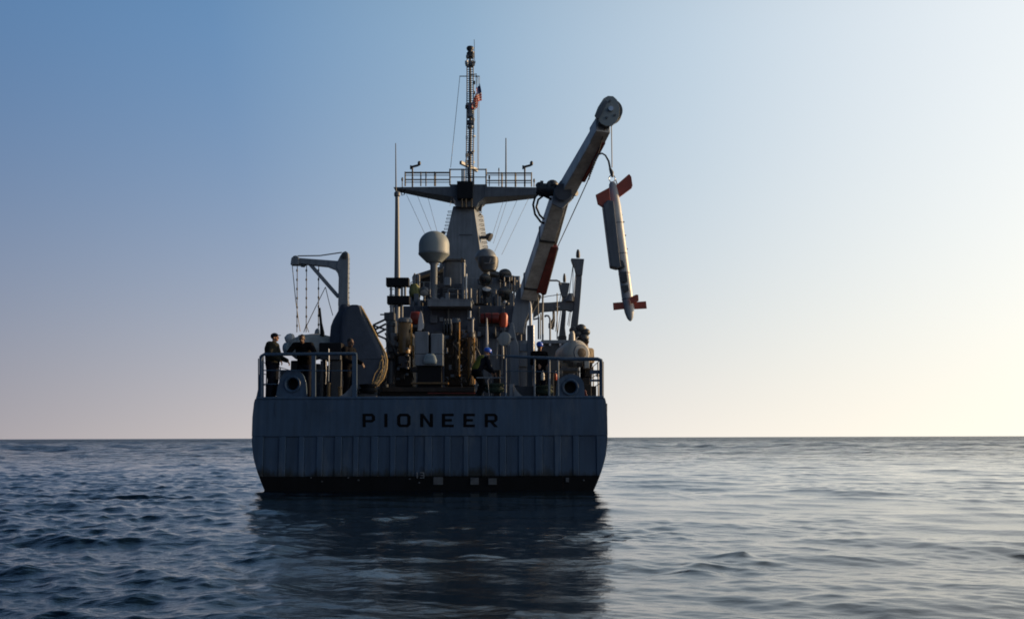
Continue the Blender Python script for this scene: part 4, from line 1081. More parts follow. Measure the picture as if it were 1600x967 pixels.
MB().tube(P(692, 513, CYW-.2), P(706, 513, CYW-.2), 0.16, n=18).build('drum', M['brown'], wf, smooth=True)
for y in (533, 545, 558, 571, 584):
    MB().rect(717.5, y, 730, y+3.5, CYW-.25, 0.2).build('rung_beam', M['brown'], wf, bevel=0.01)
for x, y in ((697, 543), (719.5, 543), (719, 570)):
    MB().rect(x, y, x+2.3, y+9, CYW-.3, 0.1).build('bright_plate', M['white'], wf)
for x0, y0, x1, y1 in ((716, 515, 726, 523), (692, 524, 703, 530), (719, 520, 730, 528), (641, 573, 653, 581), (622, 556, 640, 575), (610, 520, 619, 540)):
    MB().rect(x0, y0, x1, y1, CYW-.45, 0.3).build('valve_block', M[random.choice(['grey2', 'dgrey'])], wf, bevel=0.02)
random.seed(3)
for k in range(26):
    x = random.choice([random.uniform(600, 646), random.uniform(692, 745)]); y = random.uniform(520, 590)
    pts = [(x, y)]
    for q in range(3): pts.append((pts[-1][0]+random.uniform(-7, 7), pts[-1][1]+random.uniform(4, 14)))
    MB().wire(pts, CYW-.55+random.uniform(-.1, .1), random.uniform(.012, .03), 6).build('hose', M[random.choice(['black', 'brown', 'dgrey'])], wf, smooth=True)
for k in range(44):
    x = random.choice([random.uniform(600, 646), random.uniform(692, 742)]); y = random.uniform(512, 598)
    MB().rect(x, y, x+random.uniform(2, 7), y+random.uniform(2, 8), CYW-.5+random.uniform(-.1, .1), 0.15).build('fitting', M[random.choice(['brown', 'dgrey', 'black', 'brown', 'grey2'])], wf, bevel=0.008)
for k in range(5):
    c = P(636, 545+10*k, CYW-.55)
    MB().ell(c, (0.06, 0.05, 0.05), 8, 5).build('coupling', M['grey'], wf)

# pale grey U shaped cabinet in the middle
GY = 32.2
gbz = P(670, 572, GY); gbz.z = gbz.z
cab = thing('winch_cabinet', 'pale grey U shaped cabinet in the middle of the stern machinery', 'cabinet', gbz)
MB().rect(648, 518, 669.5, 553, GY, 0.7).build('left_column', M['grey'], cab, bevel=0.03)
MB().rect(673, 521, 692, 553, GY, 0.7).build('right_column', M['grey'], cab, bevel=0.03)
MB().rect(648, 553.3, 692, 571, GY, 0.72).build('lower_box', M['grey'], cab, bevel=0.02)
MB().rect(669.5, 521, 673, 553, GY+.3, 0.3).build('slot', M['black'], cab)
MB().rect(652, 571.2, 690, 604.5, GY+.15, 0.5).build('pedestal', M['black'], cab, bevel=0.02)
MB().blob([(568, 662, 681, 0.1), (563, 661, 682, 0.16), (556, 662.5, 680, 0.16), (552.5, 666, 677, 0.1)], GY-.12, 24, wr=0.15).build('cover_patch', M['paleblue'], cab, smooth='all')
tag(MB().plate([(652.5, 517), (653.5, 502), (655.5, 490), (657.3, 485), (659.5, 490), (661.5, 502), (662, 512), (658, 517)], GY+.9, 0.09).build('float_fin', M['white'], None, bevel=0.01), 'white pointed fin standing above the pale grey cabinet', 'fin')

# thin white staff, pale fairings and orange canisters before the deckhouse
tag(MB().path([P(761, 556, 35), P(760.8, 520, 35), P(760.5, 497, 35)], [0.055, 0.045, 0.02], 8).build('flag_staff', M['white'], None, smooth=True), 'slim white staff standing right of the ochre cylinder', 'staff')
CDY = 41.5
cn = thing('life_raft_canister', 'faded red raft canister with bright orange end on the deckhouse front', 'canister', P(772, 504, CDY))
MB().lathe(P(750, 497, CDY), [(0.10, 0), (0.20, 0.03), (0.215, 0.08), (0.215, 0.76), (0.2, 0.80)], axis=(1, 0, 0), n=24).build('barrel', M['dorange'], cn, smooth=True)
for x in (757, 768): MB().lathe(P(x, 497, CDY), [(0.22, 0), (0.228, 0.005), (0.228, 0.03), (0.22, 0.035)], axis=(1, 0, 0), n=24).build('strap', M['black'], cn, smooth=True)
MB().blob([(510.5, 782, 791, 0.2), (507, 780, 793, 0.36), (493, 779.5, 793.5, 0.38), (490, 780.5, 792.5, 0.34), (488.5, 783, 790, 0.2)], CDY-.15, 28).build('end_drum', M['orange'], cn, smooth=True)
MB().rect(748, 504.5, 796, 508, CDY+.1, 0.5).build('rack', M['dgrey'], cn)
MB().rect(770, 508, 774, 520, CDY+.1, 2.6).build('rack_arm', M['dgrey'], cn)
c2 = thing('life_raft_canister', 'dark red raft canister behind the black shapes on the left of the deckhouse', 'canister', P(650, 510, CDY+.6))
MB().lathe(P(641, 497, CDY+.6), [(0.15, 0), (0.27, 0.04), (0.28, 0.1), (0.28, 0.36), (0.25, 0.42)], axis=(1, 0, 0), n=22).build('barrel', M['dorange'], c2, smooth=True)
MB().rect(638, 507, 658, 511, CDY+.5, 2.3).build('rack', M['dgrey'], c2)
hf = thing('roller_frame', 'grey H shaped roller frame with pointed post at the foot of the crane', 'frame', P(808, 604, 31.5))
MB().plate([(792, 603), (792, 530), (795, 515), (797.5, 505), (799.5, 503), (802.5, 506), (804.5, 518), (807, 530), (810.5, 540), (811.5, 603)], 31.5, 0.45).build('pointed_post', M['grey'], hf, bevel=0.03)
MB().rect(811.5, 536, 824, 549, 31.6, 0.35).build('cross_beam', M['grey'], hf, bevel=0.02)
MB().rect(823.5, 508, 833.5, 604, 31.55, 0.3).build('roller_post', M['grey2'], hf, bevel=0.03)
MB().wire([(833, 508), (833.5, 620)], 31.5, 0.035, 10).build('polished_tube', M['steel'], hf, smooth=True)
MB().path([P(828.8, 508, 31.7), P(828.8, 482, 31.7), P(828.3, 474, 31.7), P(827.9, 470, 31.7)], [0.05, 0.05, 0.035, 0.006], 10).build('white_spike', M['white'], hf, smooth=True)
MB().lathe(P(789.5, 530, 31.6), [(0.16, -0.03), (0.23, 0.0), (0.22, 0.10), (0.1, 0.14)], axis=(-0.5, -0.8, 0.1), n=22).build('side_disc', M['cream'], hf, smooth=True)
for x in (793.5, 796.5): MB().wire([(x, 540), (x, 600)], 31.46, 0.02, 6).build('tube', M['grey2'], hf)
MB().rect(797, 528, 803, 531, 31.45, 0.08).build('slot_plate', M['dgrey'], hf)
MB().rect(788, 603, 838, 622, 31.4, 0.7).build('base_plate', M['dgrey'], hf, bevel=0.02)
ob = thing('fairing', 'pale curved bow shaped fairing with a bright tip beside the blue helmeted worker', 'fairing', P(780, 556, 33))
MB().path([P(775, 560, 33), P(775.6, 545, 33), P(777, 534, 33), P(779.5, 528.5, 33), P(783, 530, 33), P(785, 540, 33), P(785.5, 560, 33)], 0.045, 8).build('hoop', M['grey'], ob, smooth=True)
MB().ell(P(780, 530, 32.9), (0.085, 0.07, 0.075), 14, 8).build('tip', M['white'], ob, smooth=True)
tag(MB().path([P(744.5, 575, 31), P(747, 585, 31), P(749, 598, 30.8), P(752, 609, 30.6), P(755.5, 619, 30.5)], 0.022, 7).build('mooring_line', M['white'], None, smooth=True), 'pale rope hanging beside the crouching worker in the lime vest', 'rope')
stp = MB().path([P(741, 601, 31), P(748, 602.5, 31), P(751, 606, 31)], 0.03, 6).path([P(743, 602, 31), P(744, 612, 31), P(747, 619, 30.9)], 0.03, 6).build('step_frame', M['grey'], None, smooth=True)
tag(stp, 'small bright metal step frame right of the winch bed', 'step')
# coils and bundles low on the deck
def coil(px, py, Y, r, mat, label, cat):
    c = P(px, py, Y); mb = MB(); c.z = max(c.z, DK+0.06)
    pts = []
    for k in range(90):
        t_ = k*0.42; rr = r*(0.65+0.35*abs(math.sin(t_*0.13))); pts.append(c + Vector((rr*math.cos(t_), 0.6*rr*math.sin(t_), 0.0028*k)))
    tag(mb.path(pts, 0.028, 6).build('rope_coil', M[mat], None, smooth=True), label, cat)
coil(772, 613, 30.2, 0.30, 'green', 'dark green rope coil on deck right of the lime vested worker', 'rope coil')
coil(850, 616, 30.0, 0.26, 'green', 'dark green rope coil on deck behind the starboard rail posts', 'rope coil')
coil(575, 614, 29.6, 0.26, 'black', 'dark rope coil on deck under the lashed tarpaulin edge', 'rope coil')

# ------------------------------------------------------------------ starboard float, davits and stanchions
FY = 30.4
sf = thing('sweep_float', 'cream rounded sweep float with dark end disc behind the starboard rail', 'float', P(900, 590, FY))
fax = Vector((0.45, -0.85, 0.02)).normalized()
fcn = P(898.5, 553, FY+.25)
MB().lathe(fcn, [(0.16, -0.95), (0.30, -0.7), (0.41, -0.25), (0.43, 0.0), (0.41, 0.16), (0.33, 0.31), (0.22, 0.38), (0.1, 0.40)], axis=fax, n=36).build('body', M['cream'], sf, smooth=True)
MB().lathe(fcn+fax*0.33, [(0.25, 0), (0.27, 0.02), (0.26, 0.055), (0.24, 0.06)], axis=fax, n=30).build('end_rim', M['grey'], sf, smooth=True)
MB().lathe(fcn+fax*0.375, [(0.15, 0), (0.15, 0.03), (0.03, 0.05)], axis=fax, n=24).build('end_disc', M['brown'], sf, smooth=True)
MB().path([P(894, 536, FY+.2), P(893.8, 522, FY+.2), P(893.5, 517.5, FY+.2)], [0.10, 0.085, 0.06], 14).build('mast_socket', M['cream'], sf, smooth=True)
MB().path([P(899, 534, FY), P(901, 528, FY), P(904, 525.5, FY)], 0.02, 6).build('lifting_eye', M['white'], sf, smooth=True)
for k, (x, y) in enumerate(((884, 563), (892, 569), (906, 570))):
    MB().box(P(x, y, FY-.12), (0.16, 0.2, 0.14)).build('clamp', M['brown'], sf, bevel=0.01)
MB().box(Vector((P(899, 590, FY).x, FY+.3, DK+0.24)), (0.95, 0.9, 0.48)).build('cradle', M['brown'], sf, bevel=0.03)
MB().rect(913, 562, 921, 575, FY-.1, 0.5).build('side_bracket', M['cream'], sf, bevel=0.02)
for x0, y0, x1, y1 in ((915, 577, 924, 589), (911, 590, 922, 604), (917, 603, 932, 620), (918, 566, 926, 572)):
    MB().rect(x0, y0, x1, y1, FY+.2, 0.35).build('support', M['brown'], sf, bevel=0.02)
tag(MB().plate([(911, 610), (915, 608), (918, 618), (923, 628), (914, 628)], 29.0, 0.25).build('orange_bundle', M['dorange'], None, bevel=0.03), 'small faded orange bundle at the foot of the starboard chock', 'bundle')
for nm, x0, x1, y0, y1, mt_, lb in (('hand_lamp', 845, 851, 582, 594, 'cream', 'pale lantern hanging behind the starboard rail posts'), ('hand_lamp', 866, 870.5, 583, 594, 'orange', 'small orange lantern hanging behind the starboard rail posts')):
    t_ = thing(nm, lb, 'lantern', P((x0+x1)/2, y1, 29.6))
    r = (x1-x0)/2*mpp(29.6); h = (y1-y0)*mpp(29.6); c = P((x0+x1)/2, y1, 29.6)
    MB().lathe(c, [(r*.7, 0), (r, 0.02), (r, h-.05), (r*.6, h)], n=16).build('shell', M[mt_], t_, smooth=True)
    MB().path([c+Vector((-r*.6, 0, h)), c+Vector((0, 0, h+.06)), c+Vector((r*.6, 0, h))], 0.01, 5).build('bail', M['steel'], t_)

def davit_post(label, pts_post, bracket, cap, Y, t, wires):
    b_ = P(pts_post[0][0], 520, Y); b_.z = DK
    o = thing('launch_davit', label, 'davit', b_)
    MB().plate(pts_post, Y, t).build('post', M['grey2'], o, bevel=0.025)
    MB().plate(bracket, Y-.06, t+.12).build('head_bracket', M['grey2'], o, bevel=0.015)
    c = P(*cap[:2], Y+t/2); MB().lathe(c, [(cap[3], 0), (cap[3]*1.2, cap[2]*.3), (cap[3], cap[2]*.7), (cap[3]*.5, cap[2])], n=16).build('top_light', M['dgrey'], o, smooth=True)
    for w in wires: MB().wire(w, Y-.1, 0.014, 5).build('fall_wire', M['wire'], o)
    z0 = min(P(x, y, Y).z for x, y in pts_post)
    xa = P(sum(p[0] for p in pts_post[-2:])/2, 500, Y).x
    MB().box((P(pts_post[0][0]+5, 515, Y).x, Y+t/2, (z0+DK)/2), (0.34, t*1.1, z0-DK)).build('foot', M['dgrey'], o)
    return o
d1 = davit_post('taller of two launch davits standing on the starboard side behind the crane',
    [(891, 522), (893, 500), (897, 474), (899.5, 440), (901, 424), (910, 418), (909, 440), (906, 478), (903, 510), (903, 522)],
    [(892.5, 403.5), (913, 404.5), (911.5, 416), (910, 430), (901, 430), (898, 417), (894.5, 410)], (903.3, 403, 0.33, 0.07), 38.0, 0.3,
    ([(895.5, 411), (894.5, 420), (891, 445), (888, 470)], [(900, 424), (897.5, 445), (896, 470)], [(895.3, 414), (895.3, 470)]))
MB().plate([(833, 473), (860, 472.3), (880, 470.5), (882, 466.5), (898, 464), (900, 480), (893, 487), (884, 484), (858, 486), (846, 487), (833, 497)], 38.05, 0.25).build('cross_beam', M['grey2'], d1, bevel=0.02)
MB().blob([(470, 884, 897, .3), (463, 886, 897, .35), (458, 888, 895, .25)], 37.85, 20).build('hydraulic_drum', M['grey2'], d1, smooth=True)
MB().plate([(833, 476.5), (838, 476.5), (838, 478.5), (833, 478.5)], 37.98, 0.08).build('bright_plate', M['white'], d1)
MB().rect(869, 478, 875, 480.5, 37.98, 0.08).build('bright_plate', M['white'], d1)
davit_post('shorter of two launch davits standing on the starboard side behind the crane',
    [(873.5, 525), (875.5, 508), (878, 488), (879, 465), (877.5, 455), (887.5, 452), (885, 470), (884.5, 490), (883, 512), (884.5, 525)],
    [(873, 441), (890.5, 442), (888.5, 455), (886, 464), (879, 464), (875.5, 452)], (882, 441, 0.36, 0.055), 40.0, 0.28,
    ([(877, 455), (872, 485), (868, 518)], [(879, 462), (875.5, 490), (871, 522)], [(866, 487), (864.5, 515)], [(892, 488), (889, 510)], [(890, 488), (887, 508)]))
st = thing('deck_stanchion', 'tall thin stanchion with a bent top bar between crane and davits', 'stanchion', P(848, 530, 36))
MB().path([P(848, 600, 36), P(848, 441, 36), P(849.5, 438.3, 36), P(870, 438.3, 36), P(874, 440, 36), P(876, 445, 36)], 0.035, 8).build('tube', M['grey'], st, smooth=True)
for x, y0 in ((842, 495), (844.5, 490), (841, 465), (870.5, 458)):
    MB().wire([(x, 530), (x, y0)], 36.2, 0.02, 6).build('rod', M['grey2'], st)
MB().wire([(842, 466), (855, 463), (876, 460)], 36.1, 0.014, 5).build('stay', M['wire'], st)
hp = thing('vent_hoop', 'inverted U shaped pipe hoop right of the tall thin stanchion', 'pipe', P(856, 560, 35))
MB().path([P(851, 495, 35), P(853, 493, 35), P(857, 493.5, 35), P(859.3, 498, 35), P(859.5, 520, 35), P(859.5, 560, 35)], 0.035, 8).build('pipe', M['grey'], hp, smooth=True)
MB().path([P(833, 499, 35), P(838, 498, 35), P(842, 497, 35)], 0.03, 8).build('pipe', M['grey'], hp, smooth=True)
MB().blob([(512, 857, 862, .2), (505, 857, 863.5, .25), (498, 863, 866, .1), (489, 864, 865.2, .05)], 35.2, 16).build('valve', M['dgrey'], hp, smooth=True)
tag(MB().path([P(865, 486, 37.6), P(865.5, 500, 37.6), P(864.5, 510, 37.6), P(862, 514, 37.6)], 0.05, 8).build('hanging_hose', M['dgrey'], None, smooth=True), 'dark hose hanging from the cross beam between the launch davits', 'hose')
bo = thing('deck_locker', 'long grey locker with rounded lid behind the starboard rail', 'locker', P(880, 560, 34))
MB().rect(845, 531, 906, 537, 33.9, 1.3).build('lid', M['grey'], bo, bevel=0.04)
MB().rect(847, 537.2, 904, 580, 34, 1.1).build('box', M['dgrey'], bo, bevel=0.03)
for x in (858, 874, 890): MB().rect(x, 536.5, x+3, 540, 33.85, 0.06).build('latch', M['steel'], bo)
dl = thing('deck_bundle', 'dark lumpy bundle piled below the tall launch davit', 'bundle', P(905, 540, 36.5))
MB().blob([(560, 888, 922, 1.2), (530, 889, 920, 1.2), (520, 890, 919, 1.2), (514, 894, 917, 1.0), (510, 900, 912, .6)], 36.2, 36, wr=0.22, pw=2.2).build('bundle', M['brown'], dl, smooth='all')
for x, y, r_ in ((896, 516, .16), (908, 513, .19), (915, 519, .17), (901, 522, .2), (912, 528, .2)):
    MB().ell(P(x, y, 36.1), (r_, r_, r_*.85), 14, 9).build('sack', M['dgrey'], dl, smooth='all')

# ------------------------------------------------------------------ searchlights and gear on the upper deck
def searchlight(px, py, Y, r, label, mat='dgrey', aim=(0.2, -0.9, -0.2), lens='glass'):
    c = P(px, py, Y); o = thing('searchlight', label, 'searchlight', Vector((c.x, c.y, P(px, 476, Y).z)))
    MB().lathe(c, [(r*.5, -r*.9), (r*.85, -r*.7), (r, -r*.2), (r, r*.5), (r*1.06, r*.55), (r*1.06, r*.7)], axis=aim, n=22).build('drum', M[mat], o, smooth=True)
    a = Vector(aim).normalized(); MB().lathe(c+a*r*.705, [(r*.95, 0), (r*.6, r*.12), (0.01, r*.16)], axis=aim, n=22).build('lens', M[lens], o, smooth=True)
    zz = P(px, 476, Y).z
    MB().tube(Vector((c.x, c.y, zz)), Vector((c.x, c.y, c.z-r*.95)), r*.25, n=10).build('stem', M['dgrey'], o, smooth=True)
    MB().path([c+Vector((-r*1.2, 0, 0)), c+Vector((-r*1.15, 0, -r*.8)), c+Vector((0, 0, -r*1.2)), c+Vector((r*1.15, 0, -r*.8)), c+Vector((r*1.2, 0, 0))], r*.1, 6).build('yoke', M['dgrey'], o, smooth=True)
searchlight(757.5, 436, 46.6, 0.27, 'dark red topped searchlight under the small radome', 'brown')
searchlight(760, 456, 46.3, 0.22, 'lower searchlight with a bright lens below the small radome', 'dgrey', (0.1, -.6, .8), 'white')
searchlight(788, 430, 46.9, 0.30, 'upper dark searchlight at the right end of the bridge deck')
searchlight(788, 459, 46.3, 0.33, 'large dark searchlight low at the right end of the bridge deck')
searchlight(663, 455, 46.0, 0.2, 'searchlight with a pale lens left of the large radome post', 'grey2', (0, -.7, -.7), 'white')
tag(MB().blob([(463, 639, 656, .5), (455, 638, 656, .55), (446, 639.5, 654, .5), (443, 642, 651, .3)], 45.8, 24, wr=.12).build('covered_drum', M['lime'], None, smooth='all'), 'yellowish covered drum on the deckhouse left of the large radome', 'drum')
random.seed(9)
gear = ['grey2', 'dgrey', 'grey', 'dgrey', 'black']
for k in range(34):
    x = random.choice([random.uniform(640, 672), random.uniform(684, 735), random.uniform(742, 810)]); w = random.uniform(3, 9)
    h = random.uniform(4, 22); yb = 479
    if random.random() < .6: MB().rect(x, yb-h, x+w, yb, 45.2+random.uniform(0, 1.6), random.uniform(.2, .6)).build('deck_box', M[random.choice(gear)], tier, bevel=0.02)
    else: cyl('vent_post', x, x+w*.6, yb-h*1.3, yb, 45.3+random.uniform(0, 1.4), M[random.choice(gear)], tier)
for k in range(10):
    x = random.uniform(640, 812)
    MB().ell(P(x, 476-random.uniform(0, 5), 45.2), (0.1, 0.1, 0.1), 10, 6).build('lamp', M[random.choice(['white', 'grey', 'dgrey'])], tier, smooth=True)
tag(MB().rect(694, 433, 704, 446, 46.4, .4).build('instrument_box', M['grey'], None, bevel=0.04), 'pale instrument box on the bridge deck between radome post and lamp pole', 'box')
# gear along the deckhouse foot, port and starboard, glimpsed between the machinery
random.seed(17)
for k in range(22):
    x = random.choice([random.uniform(752, 792), random.uniform(838, 905), random.uniform(600, 640)]); Yq = random.uniform(37, 41)
    h = random.uniform(14, 36); w = random.uniform(5, 14)
    a = P(x, 600, Yq).x; zt = P(x, 600-h, Yq).z
    MB().box((a, Yq, (DK+zt)/2), (w*mpp(Yq), .4, zt-DK)).build('ready_locker', M[random.choice(['dgrey', 'grey2', 'brown'])], house, bevel=0.03)
# reels and store boxes along the port waist
for k, (x0, x1, y0, mt_, Yq) in enumerate(((436, 452, 578, 'dgrey', 32.5), (454, 474, 563, 'brown', 33), (470, 500, 568, 'dgrey', 33.5), (497, 520, 571, 'grey2', 34), (518, 548, 572, 'dgrey', 34.5), (544, 575, 566, 'brown', 35), (570, 604, 560, 'dgrey', 36), (560, 590, 590, 'grey2', 32.6))):
    a, b = P(x0, y0, Yq), P(x1, y0, Yq)
    MB().box(((a.x+b.x)/2, Yq+.3, (a.z+DK)/2), (b.x-a.x, .6, a.z-DK)).build('waist_locker', M[mt_], house, bevel=0.04)
random.seed(29)
for k in range(26):
    x = random.choice([random.uniform(438, 548), random.uniform(838, 935)]); y = random.uniform(566, 612)
    MB().rect(x, y, x+random.uniform(2, 6), y+random.uniform(2, 9), 31.8+random.uniform(0, .4), 0.2).build('waist_fitting', M[random.choice(['dgrey', 'grey', 'brown', 'gold', 'white', 'grey2'])], house, bevel=0.01)

# ------------------------------------------------------------------ people
def remesh(mb, vox, smooth_it=4):
    me = bpy.data.meshes.new('tmp'); bmesh.ops.recalc_face_normals(mb.bm, faces=mb.bm.faces); mb.bm.to_mesh(me); mb.bm.free()
    o = bpy.data.objects.new('tmp', me); COL.objects.link(o)
    r = o.modifiers.new('r', 'REMESH'); r.mode = 'VOXEL'; r.voxel_size = vox
    if smooth_it:
        s_ = o.modifiers.new('s', 'SMOOTH'); s_.iterations = smooth_it; s_.factor = 0.5
    bpy.context.view_layer.update()
    dg = bpy.context.evaluated_depsgraph_get()
    out = bpy.data.meshes.new_from_object(o.evaluated_get(dg))
    bpy.data.objects.remove(o); bpy.data.meshes.remove(me)
    out.transform(Matrix.Identity(4))
    for p in out.polygons: p.use_smooth = True
    return out
def person(label, loc, yaw, J, H=1.78, bulk=1.12, shirt='cloth_k', pants='cloth_k', skin='skin', hat=None, hatm='cloth_n', sleeve='long', group=None, head_yaw=0.0, head_pitch=0.0, vest=None, boot='black', hairless=False):
    """local frame: facing -Y, feet at the origin; joints may be overridden by J"""
    k = H/1.78
    D = dict(pel=(0,0,.94), chest=(0,0,1.28), neck=(0,.01,1.49), head=(0,-.015,1.655), sl=(.19,.01,1.44), sr=(-.19,.01,1.44), el=(.25,.03,1.16), er=(-.25,.03,1.16), wl=(.25,-.08,.92), wr=(-.25,-.08,.92),
             hl=(.095,0,.92), hr=(-.095,0,.92), kl=(.11,-.03,.51), kr=(-.11,-.03,.51), al=(.12,.02,.09), ar=(-.12,.02,.09), fl=(.0,-.6,-.8), fr=(.0,-.6,-.8))
    D.update(J); D = {a: Vector(b)*(k if a not in ('fl', 'fr') else 1) for a, b in D.items()}
    t = thing('person', label, 'person', loc, group); t.rotation_euler = (0, 0, yaw)
    HR = Matrix.Rotation(head_yaw, 3, 'Z') @ Matrix.Rotation(head_pitch, 3, 'X')
    hc = D['head']
    b = MB()
    def T(p): return hc + HR @ Vector(p)
    # head: skull, jaw, nose, brow, ears, lips
    b.ell(T((0, .012, .025)), (.076, .098, .10), 18, 12, HR); b.ell(T((0, -.03, -.06)), (.056, .062, .062), 16, 10, HR)
    b.ell(T((0, -.062, -.095)), (.03, .026, .024), 10, 8, HR)
    b.capsule(T((0, -.088, .012)), T((0, -.112, -.028)), .010, .017, 10); b.ell(T((0, -.083, .028)), (.05, .018, .014), 12, 8, HR)
    b.ell(T((.078, .01, -.012)), (.012, .02, .034), 10, 8, HR); b.ell(T((-.078, .01, -.012)), (.012, .02, .034), 10, 8, HR)
    b.ell(T((0, -.09, -.062)), (.026, .012, .012), 10, 6, HR)
    b.capsule(D['neck']-Vector((0,0,.05)), hc+HR@Vector((0, .02, -.06)), .064, .056, 14)
    # trunk and limbs, each tapering
    b.capsule(D['chest']+Vector((.06,0,.06)), D['pel']+Vector((.05,0,.02)), .115, .105); b.capsule(D['chest']+Vector((-.06,0,.06)), D['pel']+Vector((-.05,0,.02)), .115, .105)
    b.capsule(D['sl'], D['sr'], .07, .07)
    for s_ in 'lr':
        b.capsule(D['s'+s_], D['e'+s_], .056, .044); b.capsule(D['e'+s_], D['w'+s_], .043, .028)
        b.capsule(D['h'+s_], D['k'+s_], .088, .058); b.capsule(D['k'+s_], D['a'+s_], .056, .04)
        b.capsule(D['a'+s_]+Vector((0, .03, -.04)), D['a'+s_]+Vector((0, -.15, -.055)), .042, .03)
    b.ell(D['chest']+Vector((0, .0, .02)), (.165, .11, .19), 16, 10)
    # hands: palm, four bent fingers, thumb
    for s_ in 'lr':
        w, e = D['w'+s_], D['e'+s_]; f = Vector(D['f'+s_]).normalized()
        side = Vector((1 if s_ == 'l' else -1, 0, 0)); side = (side - f*side.dot(f)); side = side.normalized() if side.length > .1 else Vector((0,1,0))
        nrm = f.cross(side).normalized(); 
        if nrm.z > 0: nrm = -nrm
        pm = w + f*.05
        b.capsule(w, w+f*.03, .027, .027); 
        for j, (o_, ln) in enumerate(((.030, .066), (.010, .076), (-.010, .072), (-.030, .058))):
            p0 = w + f*.02 + side*o_*.8; p1 = w + f*.085 + side*o_; b.capsule(p0, p1, .013, .011, 8)
            p2 = p1 + f*ln*.5 + nrm*ln*.22; p3 = p2 + f*ln*.28 + nrm*ln*.42
            b.capsule(p1, p2, .0095, .009, 8); b.capsule(p2, p3, .009, .0075, 8)
        th = -side if True else side
        b.capsule(w+f*.02+th*.02, w+f*.055+th*.052, .013, .0115, 8); b.capsule(w+f*.055+th*.052, w+f*.09+th*.055+nrm*.012, .011, .009, 8)
    me = remesh(b, .0085, 2); me.materials.append(M[skin])
    o = bpy.data.objects.new('body', me); COL.objects.link(o); o.parent = t
    def wear(name, mb, mat, vox=.014, it=3):
        me = remesh(mb, vox, it); me.materials.append(M[mat]); q = bpy.data.objects.new(name, me); COL.objects.link(q); q.parent = t; return q
    s_ = MB()
    s_.capsule(D['chest']+Vector((.06,0,.07)), D['pel']+Vector((.05,0,.04)), .135*bulk, .125*bulk); s_.capsule(D['chest']+Vector((-.06,0,.07)), D['pel']+Vector((-.05,0,.04)), .135*bulk, .125*bulk)
    s_.capsule(D['sl']-Vector((.0,0,.01)), D['sr']-Vector((0,0,.01)), .082*bulk, .082*bulk); s_.ell(D['chest']+Vector((0, 0, .02)), (.185*bulk, .135*bulk, .20), 16, 10)
    s_.capsule(D['neck']-Vector((0,0,.06)), D['neck']+Vector((0,0,-.02)), .085*bulk, .072*bulk)
    for q in 'lr':
        s_.capsule(D['s'+q], D['e'+q].lerp(D['s'+q], 0 if sleeve == 'long' else .25), .074*bulk, .062*bulk)
        if sleeve == 'long': s_.capsule(D['e'+q], D['w'+q].lerp(D['e'+q], .1), .061*bulk, .044*bulk)
    wear('shirt', s_, shirt)
    p_ = MB()
    p_.ell(D['pel'], (.175*bulk, .135*bulk, .13), 16, 10)
    for q in 'lr':
        p_.capsule(D['h'+q], D['k'+q], .108*bulk, .078*bulk); p_.capsule(D['k'+q], D['a'+q].lerp(D['k'+q], .08), .077*bulk, .066*bulk)
    wear('trousers', p_, pants)
    bo_ = MB()
    for q in 'lr':
        a = D['a'+q]; bo_.capsule(a+Vector((0, .02, .05)), a+Vector((0, .03, -.035)), .058, .055); bo_.capsule(a+Vector((0, .03, -.04)), a+Vector((0, -.16, -.05)), .052, .04)
    wear('boots', bo_, boot, .014, 1)
    if vest:
        v_ = MB(); v_.capsule(D['chest']+Vector((.06,0,.09)), D['pel']+Vector((.05,0,.10)), .148, .138); v_.capsule(D['chest']+Vector((-.06,0,.09)), D['pel']+Vector((-.05,0,.10)), .148, .138)
        v_.ell(D['chest']+Vector((0, 0, .04)), (.185, .15, .20), 16, 10); wear('vest', v_, vest)
    for sx in (-.031, .031):
        mb = MB().ell(T((sx, -.079, .012)), (.013, .010, .009), 10, 6, HR); me = bpy.data.meshes.new('eye'); mb.bm.to_mesh(me); mb.bm.free(); me.materials.append(M['hair'])
        q = bpy.data.objects.new('eye', me); COL.objects.link(q); q.parent = t
    h_ = MB()
    if hat == 'helmet':
        h_.ell(T((0, .012, .065)), (.105, .128, .098), 20, 12, HR); h_.ell(T((0, -.02, .03)), (.108, .15, .016), 20, 8, HR); h_.capsule(T((0, .10, .11)), T((0, -.08, .13)), .016, .016, 8)
        wear('helmet', h_, hatm, .008, 2)
    elif hat == 'cap':
        h_.ell(T((0, .015, .06)), (.090, .112, .078), 20, 12, HR); h_.ell(T((0, -.115, .048)), (.062, .075, .010), 18, 6, HR); h_.ell(T((0, .02, .02)), (.088, .11, .03), 18, 8, HR)
        wear('cap', h_, hatm, .008, 2)
    if not hairless and hat != 'helmet':
        r_ = MB(); r_.ell(T((0, .028, .042)), (.083, .098, .093), 18, 12, HR); wear('hair', r_, 'hair', .009, 1)
    return t
def on_deck(px, Y): 
    v = P(px, 560, Y); v.z = DK; return v
# man in a cap at the port corner, in profile, hands on the rail ahead of him
person('man in a dark cap standing in profile at the far port corner of the stern', on_deck(426.0, 28.95), R(80), dict(wl=(.16,-.36,1.03), el=(.25,-.08,1.14), wr=(-.2,-.3,1.02), er=(-.25,-.04,1.14), chest=(0,.02,1.28), neck=(0,-.02,1.49), head=(0,-.05,1.655)), 1.93, 1.5, 'cloth_g', 'cloth_n', 'skin', 'cap', 'cloth_n', head_yaw=R(8), head_pitch=R(-6))
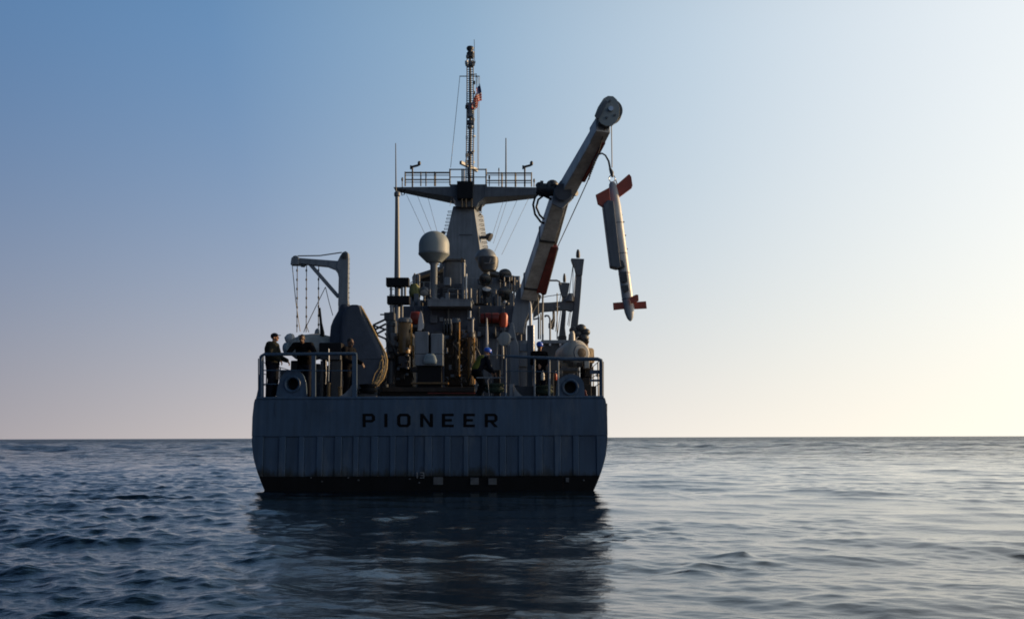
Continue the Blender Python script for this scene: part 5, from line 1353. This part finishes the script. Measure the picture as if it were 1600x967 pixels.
# man leaning on folded arms
person('dark shirted man leaning on the port rail with folded forearms', on_deck(473.5, 29.15), R(0), dict(pel=(0,.25,.93), hl=(.095,.25,.92), hr=(-.095,.25,.92), kl=(.11,.15,.50), kr=(-.11,.15,.50), al=(.12,.2,.09), ar=(-.12,.2,.09),
    chest=(0,.0,1.28), neck=(0,-.12,1.47), head=(0,-.20,1.60), sl=(.21,-.09,1.44), sr=(-.21,-.09,1.44), el=(.37,-.2,1.20), er=(-.37,-.2,1.20), wl=(.1,-.34,1.17), wr=(-.08,-.36,1.19), fl=(-.9,-.2,-.1), fr=(.9,-.2,-.1)), 1.95, 1.25, 'cloth_k', 'cloth_n', 'skin2', None, sleeve='short', head_pitch=R(14))
person('man in black standing before the tarpaulin covered winch', on_deck(545, 29.3), R(62), dict(wl=(.2,-.34,1.05), el=(.27,-.06,1.13), wr=(-.2,-.30,1.05), er=(-.26,-.05,1.13), neck=(0,-.02,1.49), head=(0,-.05,1.65)), 1.80, 1.3, 'cloth_k', 'cloth_k', 'skin2', None, head_pitch=R(12))
person('worker in blue helmet and lime vest bending beside the ochre cylinder', on_deck(752, 30.3), R(115), dict(pel=(0,.16,.86), hl=(.095,.16,.84), hr=(-.095,.16,.84), kl=(.12,-.08,.5), kr=(-.12,-.02,.48), al=(.12,.1,.09), ar=(-.12,.16,.09),
    chest=(0,-.02,1.15), neck=(0,-.14,1.33), head=(0,-.21,1.47), sl=(.19,-.11,1.29), sr=(-.19,-.11,1.29), el=(.24,-.22,1.04), er=(-.24,-.16,1.02), wl=(.18,-.42,.88), wr=(-.18,-.36,.84)), 1.76, 1.15, 'cloth_n', 'cloth_k', 'skin', 'helmet', 'blueplastic', vest='cloth_y', head_pitch=R(22))
person('worker in blue helmet and dark clothes standing behind the starboard rail', on_deck(843, 31.0), R(20), dict(wl=(.15,-.33,1.1), el=(.26,-.06,1.14), wr=(-.15,-.33,1.08), er=(-.26,-.06,1.14)), 1.82, 1.2, 'cloth_k', 'cloth_n', 'skin', 'helmet', 'blueplastic', head_pitch=R(10))
person('man in a tan shirt half hidden behind the cream starboard float', on_deck(916, 31.2), R(-140), dict(el=(.27,-.03,1.14), er=(-.27,-.03,1.14), wl=(.2,-.3,1.08), wr=(-.2,-.3,1.08)), 1.96, 1.2, 'cloth_t', 'cloth_n', 'skin2', None)
